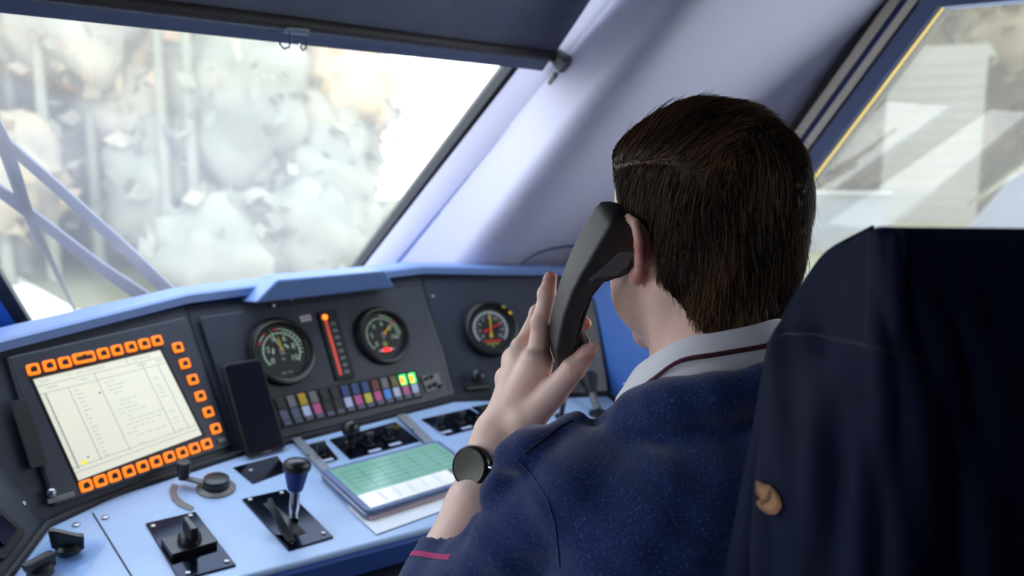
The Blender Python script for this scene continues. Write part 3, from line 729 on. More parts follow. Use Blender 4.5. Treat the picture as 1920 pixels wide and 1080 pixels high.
# ------------------------------------------------------------------ indicator lamp strip
ls = thing('indicator_lamp_strip', 'long strip of coloured indicator lamps with tabs under the gauges', 'indicator panel', PC.M(648, 742, 0.0048))
o2 = PC.st(648, 742, .0048)
Lq = [np.array(PC.st(x, y, .0055))-np.array(o2) for x, y in ((508, 747), (777, 697), (789, 741), (528, 799))]
lb = lambda u, v: (Lq[0]*(1-u)+Lq[1]*u)*(1-v)+(Lq[3]*(1-u)+Lq[2]*u)*v
m_ = MB().prism([(*p, 0) for p in [lb(-.01, -.06), lb(1.01, -.06), lb(1.01, 1.1), lb(-.01, 1.1)]], (0, 0, 0.0035)); m_.build('frame', 'matte_black', ls, smooth=False, bevel=0.001)
up = 'l_dark l_grey l_yellow l_grey l_black l_black l_blue l_blue l_blue l_red l_grey l_olive lamp_green_on lamp_green_on'.split()
lo = 't_grey t_grey t_white t_magenta l_black l_black t_white t_magenta t_yellow t_magenta t_blue t_white t_magenta t_white'.split()
for i in range(14):
    u0, u1 = (i+.14)/14, (i+.80)/14
    o = MB().prism([(*p, 0.0035) for p in [lb(u0, .04), lb(u1, .04), lb(u1, .46), lb(u0, .46)]], (0, 0, 0.003)).build('indicator_lamp', up[i], ls, smooth=False, bevel=0.0008)
    if i >= 12: MB().prism([(*p, 0.0064) for p in [lb(u0, .14), lb(u0*.45+u1*.55, .12), lb(u0*.45+u1*.55, .42), lb(u0, .42)]], (0, 0, .0006)).build('glow', 'lamp_orange_on', o, smooth=False)
    MB().prism([(*p, 0.0035) for p in [lb(u0, .50), lb(u1, .50), lb(u1, .86), lb(u0, .86)]], (0, 0, 0.0022)).build('label_tab', lo[i], ls, smooth=False)
    MB().prism([(*p, 0.0035) for p in [lb(u0, .89), lb(u1, .89), lb(u1, 1.02), lb(u0, 1.02)]], (0, 0, 0.0042)).build('clip', 't_grey', ls, smooth=False)
# small plug block right of the lamps
pb = thing('plug_block', 'worn grey plug block with black pins right of the lamp strip', 'connector', PC.M(809, 718, 0.0048))
m_ = MB().slab(-.022, .022, -.018, .018, 0, .004, .003); m_.build('plate', 'worn_grey', pb, bevel=.001)
for x, y, r in ((-.014, .010, .004), (.0, .012, .004), (-.01, -.008, .0045), (.004, -.006, .005), (.015, -.012, .0045)):
    MB().lathe([(0, 0), (r, 0), (r*.9, .007), (0, .008)], 12, (x, y, .004)).build('pin', 'black_plastic', pb)

# knob on the right panel
kn = thing('panel_knob', 'black ball knob on a slotted plate below the crossed pointer gauge', 'knob', PR.M(893, 712, 0.0005))
MB().slab(-.028, .028, -.024, -.012, 0, .004, .002).slab(-.025, .025, -.0195, -.0165, .004, .005, 0, 1).build('plate', ['black_plastic', 'worn_grey'], kn, smooth=False)
MB().lathe([(0, 0), (.009, 0), (.008, .008), (.012, .011), (.0155, .019), (.0145, .027), (.008, .032), (0, .033)], 24, (0, .003, 0)).build('knob', 'black_plastic', kn)

# ------------------------------------------------------------------ smartphone leaning on the console
pb_l, pb_r = desk(461, 861, 0.001), desk(534, 842, 0.001)
pu = nrm(pb_r-pb_l); pt_ = PC.pt(391, 690, 0.022); pv = nrm((pt_-pb_l)-pu*((pt_-pb_l)@pu)); pn = np.cross(pu, pv)
ph = np.linalg.norm(pb_r-pb_l); phh = (pt_-pb_l)@pv
sm = thing('smartphone', 'black smartphone leaning upright between display terminal and left gauge', 'phone', frame(pb_l, pu, pv, pn))
m_ = MB().slab(0, ph, 0, phh, 0, .008, .009); m_.build('case', 'matte_black', sm, bevel=.002, seg=3)
MB().slab(.004, ph-.004, .005, phh-.005, .008, .0086, .006).build('screen', 'phone_glass', sm, smooth=False)
MB().slab(ph*.4, ph*.6, .0015, .0035, .008, .0087, .0005).build('speaker_slot', 'worn_grey', sm, smooth=False)

# ------------------------------------------------------------------ things on the desk
def dplate(name, label, cat, px, mt, h=.003, group=None, screws=()):
    o = desk(*np.mean(px, 0)); t = thing(name, label, cat, dM(o), group)
    pts = [(*dloc(x, y, o), 0) for x, y in px]
    MB().prism(pts, (0, 0, h)).build('plate', mt, t, smooth=False, bevel=.0006)
    for x, y in screws:
        a = dloc(x, y, o); MB().lathe([(0, 0), (.004, 0), (.0035, .0018), (0, .0026)], 12, (*a, h)).build('screw', 'screw_metal', t)
    return t, o
# big controller lever
t, o = dplate('controller_lever', 'chrome controller lever with black grip on a mirrored slotted plate', 'lever', [(454, 938), (536, 920), (625, 1009), (541, 1034)], 'black_mirror', .003, None, [(469, 940), (528, 927), (606, 1003), (545, 1021)])
L2 = lambda x, y: np.array(dloc(x, y, o))
sl = [L2(x, y) for x, y in ((492, 948), (508, 944), (574, 1002), (556, 1008))]
MB().prism([(*p, .003) for p in sl], (0, 0, .0008)).build('slot', 'matte_black', t, smooth=False)
b0_ = np.array([*L2(548, 1003), .002]); b1_ = np.array([*L2(532, 972), .016])
q = L2(543, 985)
m_ = MB(); 
# toothed quadrant rising out of the slot
c0 = (L2(500, 951)+L2(515, 949))/2; c1 = (L2(565, 1003)+L2(545, 1007))/2
ar = []
for k in range(9):
    f = k/8; p = c0*(1-f)+c1*f; ar.append((p[0], p[1], .003+.004*sin(pi*f)))
m_.loft([[(a[0]-.006, a[1], .002) for a in ar], [(a[0]-.006, a[1], a[2]) for a in ar], [(a[0]+.006, a[1], a[2]) for a in ar], [(a[0]+.006, a[1], .002) for a in ar]]).build('quadrant', 'black_plastic', t)
r0 = np.array([*L2(547, 1010), .010]); top_d = at(557, 870, 1.33)-o; r1 = W(top_d@D_U, top_d@D_V, top_d@D_N)
r0 = np.array([r1[0]-.012, r1[1]-.02, .006])
ax = nrm(r1-r0); ln = np.linalg.norm(r1-r0)
MB().lathe([(.008, 0), (.0075, ln*.12), (.0085, ln*.2), (.0072, ln*.5), (.0068, ln*.62), (0, ln*.62)], 20, r0, ax=ax).build('rod', 'chrome', t)
MB().lathe([(.0105, ln*.50), (.0125, ln*.56), (.0175, ln*.80), (.0185, ln*.90), (0.0, ln*.90)], 28, r0, ax=ax).build('grip', 'deep_blue', t)
MB().lathe([(.0185, ln*.86), (.0212, ln*.90), (.0222, ln*.97), (.0205, ln*1.04), (.015, ln*1.09), (.007, ln*1.115), (0, ln*1.12)], 28, r0, ax=ax).build('knob', 'black_plastic', t)
f0 = np.array([*L2(545, 1020), .003])
MB().prism([f0+W(-.006, -.004, 0), f0+W(.006, -.004, 0), f0+W(.006, .03, .006), f0+W(.004, .075, .03), f0+W(-.004, .075, .03), f0+W(-.006, .03, .006)], (0, 0, .005)).build('bracket', 'black_plastic', t, bevel=.001)
# flat dark plate behind the lever
t, o = dplate('flat_patch', 'dark scuffed rectangular plate let into the desk behind the lever', 'plate', [(437, 878), (520, 856), (540, 884), (474, 908)], 'black_mirror', .002, None, [(470, 884)])
# rotary switch with square plate
t, o = dplate('rotary_switch', 'black rotary switch on a mirrored square plate in front desk area', 'switch', [(273, 984), (366, 962), (442, 1062), (336, 1090)], 'black_mirror', .003, None, [(287, 990), (357, 970), (425, 1056), (352, 1078)])
L2 = lambda x, y: np.array(dloc(x, y, o))
c = L2(355, 1026)
MB().slab(c[0]-.033, c[0]+.033, c[1]-.022, c[1]+.022, .003, .012, .002).build('body', 'black_plastic', t, bevel=.001)
MB().lathe([(.017, .012), (.016, .020), (.012, .024), (0, .024)], 24, (c[0], c[1], 0)).build('collar', 'black_plastic', t)
m_ = MB().prism([(c[0]-.006, c[1]-.02, .02), (c[0]+.006, c[1]-.02, .02), (c[0]+.004, c[1]+.018, .02), (c[0]-.004, c[1]+.018, .02)], (0, 0, .022)); m_.build('handle', 'black_plastic', t, bevel=.002)
# crank handle
o = desk(405, 916); t = thing('crank_handle', 'black crank handle with upright peg and curved scale near the terminal', 'handle', dM(o))
L2 = lambda x, y: np.array(dloc(x, y, o))
MB().lathe([(.031, 0), (.031, .002), (.026, .005), (.0, .005)], 32).build('base', 'worn_grey', t)
MB().lathe([(.021, .005), (.0215, .012), (.020, .019), (.017, .0205), (.0, .0195)], 32).build('hub', 'black_plastic', t)
a = L2(344, 909)
MB().prism([(-.012, -.010, .010), (-.012, .010, .010), (a[0], a[1]+.008, .010), (a[0]-.008, a[1], .010), (a[0], a[1]-.008, .010)], (0, 0, .005)).build('arm', 'worn_grey', t, bevel=.0015)
MB().lathe([(.0085, .012), (.0085, .018), (.0095, .021), (.0105, .038), (.0100, .042), (0, .043)], 20, (a[0], a[1], 0)).build('peg', 'black_plastic', t)
m_ = MB(); sc = [L2(x, y) for x, y in ((322, 908), (317, 922), (322, 938), (335, 950), (352, 957), (360, 958))]; si = [L2(x, y) for x, y in ((334, 910), (330, 922), (335, 933), (345, 942), (358, 949), (364, 952))]
n = len(sc)
m_.add([(*p, .0015) for p in sc]+[(*p, .0015) for p in si]+[(*p, 0) for p in sc]+[(*p, 0) for p in si], [(i, i+1, i+1+n, i+n) for i in range(n-1)]+[(i, i+2*n, i+1+2*n, i+1) for i in range(n-1)]+[(i+n, i+1+n, i+1+3*n, i+3*n) for i in range(n-1)])
m_.build('scale', 'worn_grey', t, smooth=False)
# key switches at the left corner
def key_switch(label, px, plate_px, ang, hgt=.05):
    o = desk(*px); t = thing('key_switch', label, 'switch', dM(o, ang), 'black key switches at the left desk corner')
    if plate_px:
        inv = dM(o, ang).inverted()
        pts = [tuple(inv@Vector(desk(x, y, .002))) for x, y in plate_px]
        MB().prism(pts, (0, 0, .005)).build('clear_plate', 'acrylic', t, smooth=False, bevel=.001)
    MB().lathe([(.017, .006), (.0165, .014), (.012, .018), (0, .018)], 24).build('collar', 'black_plastic', t)
    MB().prism([(-.020, -.005, .016), (-.024, -.005, hgt), (-.018, -.005, hgt), (.012, -.006, .030), (.020, -.006, .028), (.020, -.006, .008), (.010, -.006, .006)], (0, .011, 0)).build('handle', 'black_plastic', t, bevel=.0015)
    return t
key_switch('black wedge key switch standing on a clear acrylic plate', (128, 1040), [(62, 1048), (98, 1011), (199, 1015), (160, 1075), (75, 1074)], radians(-12), .044)
key_switch('black key switch cut by the bottom left picture edge', (76, 1080), None, radians(25), .030)

# toggle lever modules at the back of the desk
def module(label, px, toggles, ball=None, name='toggle_module'):
    o = desk(*np.mean(px, 0)); t = thing(name, label, 'switch', dM(o), 'toggle modules at the back of the desk')
    MB().prism([(*dloc(x, y, o), 0) for x, y in px], (0, 0, .003)).build('plate', 'black_mirror', t, smooth=False, bevel=.0006)
    for x, y in toggles:
        c = dloc(x, y, o); g = MB()
        g.slab(c[0]-.009, c[0]+.009, c[1]-.008, c[1]+.008, .003, .008, .002); 
        b = g.build('toggle', 'black_plastic', t, bevel=.001)
        h = MB().prism([(c[0]-.007, c[1]-.004, .008), (c[0]+.007, c[1]-.004, .008), (c[0]+.0085, c[1]-.006, .030), (c[0]-.0085, c[1]-.006, .030)], (0, .008, .001)); h.build('paddle', 'black_plastic', b, bevel=.002)
    for x, y in toggles:
        c = dloc(x, y, o); MB().slab(c[0]-.012, c[0]+.014, c[1]-.026, c[1]-.018, .003, .0034).build('legend', 't_white', t, smooth=False)
    if ball:
        c = dloc(*ball, o)
        b = MB().lathe([(.012, .003), (.010, .012), (.007, .014), (.006, .024), (.0, .024)], 20, (*c, 0)).build('stem', 'black_plastic', t)
        MB().lathe([(0, .020), (.010, .0225), (.0155, .030), (.017, .038), (.0145, .047), (.008, .0525), (0, .054)], 24, (*c, 0)).build('ball_knob', 'black_plastic', t)
    return t
module('single toggle switch module left of the grey rail end', [(570, 838), (606, 828), (634, 862), (600, 872)], [(600, 856)])
module('wide module with ball knob lever and two toggles above the tablet', [(618, 826), (742, 793), (786, 828), (656, 862)], [(690, 838), (728, 826)], (655, 838))
module('toggle module right of the tablet rail near the wrist', [(790, 788), (880, 768), (925, 795), (838, 818)], [(823, 804), (862, 796)])
module('rear toggle module half hidden behind the hand', [(884, 765), (940, 756), (985, 785), (932, 796)], [(902, 788)])
o = desk(1052, 782); t = thing('black_post', 'short black post on the desk between hand and shoulder', 'lever', dM(o))
MB().lathe([(.010, 0), (.008, .004), (.0055, .006), (.0055, .05), (.004, .053), (0, .053)], 16).build('stem', 'black_plastic', t); MB().lathe([(.014, 0), (.014, .003), (0, .003)], 20).build('base', 'matte_black', t)
# tablet holder rails
th = thing('tablet_holder', 'pair of flat grey metal rails holding up the tablet', 'holder', dM(desk(690, 830)))
inv = dM(desk(690, 830)).inverted()
for a, b in (((552, 822), (612, 884)), ((751, 780), (806, 833))):
    m_ = MB(); pts = [desk(a[0]-7, a[1]+2, .004), desk(a[0]+9, a[1]-2, .004), desk(b[0]+9, b[1]-2, .004), desk(b[0]-7, b[1]+2, .004)]
    r = m_.prism([tuple(inv@Vector(p)) for p in pts], (0, 0, .004)).build('rail', 'grey_metal', th, smooth=False, bevel=.0006)
    p = inv@Vector(desk((a[0]+b[0])/2-4, (a[1]+b[1])/2, .008)); MB().lathe([(0, 0), (.003, 0), (.002, .0012), (0, .0014)], 10, tuple(p)).build('screw', 'matte_black', r)
# paper sheet and tablet
pp = MB().prism([desk(640, 905, .0015), desk(655, 955, .0015), desk(706, 1002, .0015), desk(800, 968, .0015), desk(905, 930, .0015), desk(860, 870, .0015)], D_N*.0006).build('paper_sheet', 'paper', smooth=False)
tag(pp, 'white paper sheet sticking out from under the tablet', 'paper')
TB = [(597, 879), (828, 826), (912, 893), (688, 972)]
tb_l, tb_r = desk(681, 968, .016), desk(897, 905, .016)
tu = D_U; 
ta = [desk(x, y, .013) for x, y in TB]
tw_ = ((ta[1]-ta[0])@D_U+(ta[2]-ta[3])@D_U)/2; thh = ((ta[0]-ta[3])@D_V+(ta[1]-ta[2])@D_V)/2
tc_ = sum(ta)/4
ang = atan2((ta[1]-ta[0])@D_V+(ta[2]-ta[3])@D_V, (ta[1]-ta[0])@D_U+(ta[2]-ta[3])@D_U)
tt = thing('tablet', 'tablet computer with green timetable screen lying on the desk', 'tablet', dM(tc_, ang))
w2_, h2_ = tw_/2, thh/2
MB().slab(-w2_, w2_, -h2_, h2_, -.0095, -.002, .014).build('case', 'tablet_case', tt, bevel=.003, seg=3)
MB().slab(-w2_+.004, w2_-.004, -h2_+.004, h2_-.004, -.004, .003, .011).build('body', 'frame_blue', tt, bevel=.0015)
MB().slab(-w2_+.006, w2_-.006, -h2_-.0015, -h2_+.004, -.009, -.005, .001).build('edge_trim', 'pink_edge', tt, bevel=.001)
m_ = MB(); sx, sy = w2_-.014, h2_-.012; zz = .0032
def tq_(x0, x1, y0, y1, mi, h=0): m_.add([(x0, y0, zz+h), (x1, y0, zz+h), (x1, y1, zz+h), (x0, y1, zz+h)], [(0, 1, 2, 3)], mi)
tq_(-sx, sx, -sy, sy, 0); tq_(-sx, sx*.62, -sy, -sy*.38, 1, .0002)
tq_(sx*.62, sx, -sy, -sy*.38, 4, .0002)
for k in range(6): tq_(-sx*.9, sx*.95, -sy*.25+k*sy*.2, -sy*.25+k*sy*.2+.0008, 2, .0003)
for k in range(7): tq_(-sx*.9+k*sx*.3, -sx*.9+k*sx*.3+.0008, -sy*.25, sy*.8, 2, .0003)
for k in range(5): tq_(-sx*.7+k*sx*.25, -sx*.7+k*sx*.25+.006, -sy*.9, -sy*.45, 3, .0003)
m_.build('screen', ['tablet_green', 'tablet_pale', 'tablet_line', 'paper', 'tablet_case'], tt, smooth=False)
# gooseneck microphone on the desk behind the thumb
gb = desk(1122, 778)
gm = thing('gooseneck_microphone', 'black stalk microphone standing on the desk behind the thumb', 'microphone', frame(gb, W(1, 0, 0), W(0, 1, 0), W(0, 0, 1)))
gt = at(1100, 700, 1.93)-gb
MB().lathe([(.022, 0), (.02, .008), (.008, .012), (0, .012)], 20).build('base', 'matte_black', gm)
MB().tube([W(0, 0, .01), gt*.3+W(0, 0, .0), gt*.55], .0085, 12).build('stalk', 'worn_grey', gm)
MB().lathe([(.009, -.002), (.013, .010), (.020, .034), (.021, .048), (.012, .055), (0, .056)], 20, gt*.5, ax=gt).build('head', 'matte_black', gm)
MB().tube([gt*.95, gt*1.2, gt*1.45], .006, 10).build('tip', 't_blue', gm)

# ------------------------------------------------------------------ outside: ground, autumn woodland, house and cabinet
mat('gravel', rgb(225, 222, 214), 0.9, var=0.1, scale=2)
mat('grass_green', rgb(70, 71, 34), 0.95, var=0.25, scale=0.6)
mat('siding', rgb(104, 103, 94), 0.8, var=0.03)
mat('roof_grey', rgb(120, 104, 92), 0.9)
mat('cabinet_grey', rgb(92, 97, 102), 0.6)
mat('reflection_blue', rgb(84, 92, 108), 0.6)
mat('bark', rgb(120, 108, 98), 0.9)
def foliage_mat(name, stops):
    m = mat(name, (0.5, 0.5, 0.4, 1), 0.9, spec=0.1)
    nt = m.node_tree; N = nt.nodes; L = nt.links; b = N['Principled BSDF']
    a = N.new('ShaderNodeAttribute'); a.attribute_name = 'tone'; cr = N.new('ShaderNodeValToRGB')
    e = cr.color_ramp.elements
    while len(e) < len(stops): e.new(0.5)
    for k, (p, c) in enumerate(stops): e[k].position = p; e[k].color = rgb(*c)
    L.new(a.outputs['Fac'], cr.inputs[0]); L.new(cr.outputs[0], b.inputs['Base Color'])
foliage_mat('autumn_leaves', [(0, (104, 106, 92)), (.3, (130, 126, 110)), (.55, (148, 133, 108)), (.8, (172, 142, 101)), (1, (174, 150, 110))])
foliage_mat('tan_leaves', [(0, (70, 64, 50)), (.5, (88, 78, 60)), (1, (98, 90, 68))])
GZ = -1.3
def polar(px, d): r = ray(px, 300); r = W(r[0], r[1], 0); return CAM*W(1, 1, 0)+r/np.linalg.norm(r)*d
gm_ = MB(); c = [polar(-2500, 300), polar(400, 300), polar(2600, 300), W(60, -40, 0), W(-60, -40, 0)]
gm_.prism([(p[0], p[1], GZ) for p in c], (0, 0, -.3)); struct(gm_.build('ground', 'gravel', smooth=False), 'pale gravel ground outside the cab', 'ground')
gp = [polar(1240, 8), polar(1240, 120), polar(2300, 120), polar(2300, 8)]
o = MB().prism([(p[0], p[1], GZ+.02) for p in gp], (0, 0, .03)).build('lawn', 'grass_green', smooth=False); tag(o, 'olive green lawn outside the right side window', 'grass', kind='stuff')
gp = [polar(120, 17), polar(-200, 60), polar(760, 60), polar(740, 17), polar(450, 14)]
o = MB().prism([(p[0], p[1], GZ+.02) for p in gp], (0, 0, .03)).build('verge', 'grass_green', smooth=False); tag(o, 'dull green verge below the autumn woodland', 'grass', kind='stuff')
def leaves(name, mt, crowns, n, size, seed, label):
    """crowns of foliage: a lumpy core with leaf sprays over it, on a thin trunk; one colour tone per spray"""
    g = np.random.default_rng(seed); V = []; T = []; Q = []; nv = 0
    tot = sum(c[3]*c[3]*c[4] for c in crowns)
    nu, nw = 20, 12
    for cx, cy, cz, r, h, tone in crowns:
        th = np.linspace(0, 2*pi, nu+1)[:-1][:, None]; ph = np.linspace(.02, pi-.02, nw)[None]
        d = np.stack([np.cos(th)*np.sin(ph), np.sin(th)*np.sin(ph), np.cos(ph)+0*th], -1); s1, s2 = g.uniform(0, 6, 2)
        lump = 1+.16*np.sin(5*d[..., 0]+s1)*np.sin(6*d[..., 1]+s2)+.10*np.sin(9*d[..., 2]+s1+4*d[..., 0])
        P = W(cx, cy, cz)+d*lump[..., None]*W(r, r, h)*.92
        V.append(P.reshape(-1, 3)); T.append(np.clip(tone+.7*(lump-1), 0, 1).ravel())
        a, b = np.meshgrid(np.arange(nu), np.arange(nw-1), indexing='ij')
        i0 = a*nw+b; i1 = ((a+1) % nu)*nw+b; Q.append(np.stack([i0, i1, i1+1, i0+1], -1).reshape(-1, 4)+nv); nv += nu*nw
        k = int(n*r*r*h/tot)
        d = g.normal(size=(k, 3)); d /= np.linalg.norm(d, axis=1, keepdims=True); rr = g.uniform(.85, 1.12, (k, 1))
        P = W(cx, cy, cz)+d*rr*W(r, r, h)
        a = g.normal(size=(k, 3)); a /= np.linalg.norm(a, axis=1, keepdims=True); b = np.cross(a, g.normal(size=(k, 3))); b /= np.linalg.norm(b, axis=1, keepdims=True)
        s = g.uniform(.5, 1.2, (k, 1))*size
        V.append(np.stack([P-a*s, P-b*s*.6, P+a*s, P+b*s*.6], 1).reshape(-1, 3)); T.append(np.repeat(np.clip(tone+g.normal(0, .2, k), 0, 1), 4))
        Q.append(np.arange(4*k).reshape(-1, 4)+nv); nv += 4*k
        a = np.linspace(0, 2*pi, 7)[:-1]
        lo = np.stack([cx+.16*np.cos(a), cy+.16*np.sin(a), np.full(6, GZ)], 1); hi = np.stack([cx+.08*np.cos(a), cy+.08*np.sin(a), np.full(6, cz)], 1)
        V += [lo, hi]; T.append(np.zeros(12)); Q.append(np.array([[nv+i, nv+(i+1) % 6, nv+6+(i+1) % 6, nv+6+i] for i in range(6)])); nv += 12
    o = np_mesh(name, np.concatenate(V), np.concatenate(Q), mt, None, dict(tone=np.concatenate(T)), smooth=True); return tag(o, label, 'trees', kind='stuff')
g = np.random.default_rng(11); cr = []
for k in range(130):
    px = g.uniform(-420, 655); d = g.uniform(20, 34); p = polar(px, d); r = g.uniform(1.0, 2.0)
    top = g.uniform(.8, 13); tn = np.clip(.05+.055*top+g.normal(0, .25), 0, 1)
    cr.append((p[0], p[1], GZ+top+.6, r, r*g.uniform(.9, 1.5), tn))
for px, d, z in ((640, 22, 4.5), (660, 23, 7.5), (655, 24, 9.8), (600, 21, 2.0), (665, 22, 11), (560, 20, .9), (480, 20, .7), (610, 21, .8), (390, 19, .4), (665, 25, 4.5)):
    p = polar(px, d); cr.append((p[0], p[1], GZ+z, 1.3, 1.5, g.uniform(.3, .7) if z > 3 else 0.0))
for k in range(60):
    p = polar(g.uniform(-420, 610), g.uniform(36, 44)); cr.append((p[0], p[1], GZ+g.uniform(1, 20), 2.8, 2.8, g.uniform(.2, .7)))
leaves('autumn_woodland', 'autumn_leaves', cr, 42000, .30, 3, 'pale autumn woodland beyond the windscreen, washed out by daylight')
# right side
def vert(px, py, d):       # world point at horizontal distance d seen at pixel
    r = ray(px, py); return CAM+r*(d/np.linalg.norm(r[:2]))
hs_ = thing('white_house', 'white timber clad house seen blurred through the side window', 'house', Matrix.Identity(4))
a, b = vert(1655, 300, 40), vert(1838, 300, 40); a[2] = b[2] = GZ
dr = nrm(W(-(b-a)[1], (b-a)[0], 0)); dr = dr if dr@W(1, 1, 0) > 0 else -dr
hh_ = vert(1740, 110, 40)[2]-GZ
MB().prism([a, b, b+W(0, 0, hh_), a+W(0, 0, hh_)], dr*6).build('wall', 'siding', hs_, smooth=False)
m_ = MB()
for k in range(int(hh_/.45)): m_.prism([a+W(0, 0, .2+.45*k)-dr*.03, b+W(0, 0, .2+.45*k)-dr*.03, b+W(0, 0, .24+.45*k)-dr*.03, a+W(0, 0, .24+.45*k)-dr*.03], dr*.04)
m_.build('siding_boards', 'cabinet_grey', hs_, smooth=False)
e = (b-a)*.08
MB().prism([a-e+W(0, 0, hh_), b+e+W(0, 0, hh_), b+W(0, 0, hh_+.5), a+W(0, 0, hh_+.5)], dr*6.4-dr*.3).build('roof', 'siding', hs_, smooth=False)
bx_ = thing('trackside_cabinet', 'low pale trackside cabinet on the lawn behind the head', 'cabinet', Matrix.Identity(4))
a, b = vert(1500, 404, 26), vert(1672, 404, 26); z1 = vert(1600, 366, 26)[2]; a[2] = b[2] = GZ
dr = nrm(W(-(b-a)[1], (b-a)[0], 0)); dr = dr if dr@W(1, 1, 0) > 0 else -dr
MB().prism([a, b, W(b[0], b[1], z1), W(a[0], a[1], z1)], dr*1.5).build('box', 'cabinet_grey', bx_, smooth=False)
MB().prism([W(a[0], a[1], z1)-dr*.1, W(b[0], b[1], z1)-dr*.1, W(b[0], b[1], z1+.06)-dr*.1, W(a[0], a[1], z1+.06)-dr*.1], dr*1.7).build('lid', 'siding', bx_, smooth=False)
rm = thing('reflection_streak', 'pale blue sloping reflection built as a solid with thin olive bar at the right edge of the side window', 'streak', Matrix.Identity(4))  # added solid standing for a pale diagonal reflection in the side glass
a, b = vert(1765, 404, 24), vert(1990, 225, 24); a[2] = GZ
dr = nrm(W(-(b-a)[1], (b-a)[0], 0)); dr = dr if dr@W(1, 1, 0) > 0 else -dr
MB().prism([a, vert(1800, 404, 24)*W(1, 1, 0)+W(0, 0, GZ), W(b[0], b[1], GZ), b-W(0, 0, .5)][:3]+[b], dr*1.6).build('slope', 'reflection_blue', rm, smooth=False)
MB().tube([vert(1815, 385, 23.9), vert(1990, 258, 23.9)], .05, 8).build('olive_bar', 'grass_green', rm)
cr = []
for k in range(40):
    px = g.uniform(1480, 2150); p = polar(px, g.uniform(48, 60)); cr.append((p[0], p[1], GZ+g.uniform(1, 11), g.uniform(2, 3.4), g.uniform(2, 3.6), g.uniform(.2, .9)))
leaves('tan_trees', 'tan_leaves', cr, 6000, .6, 5, 'blurred tan trees behind the white house')

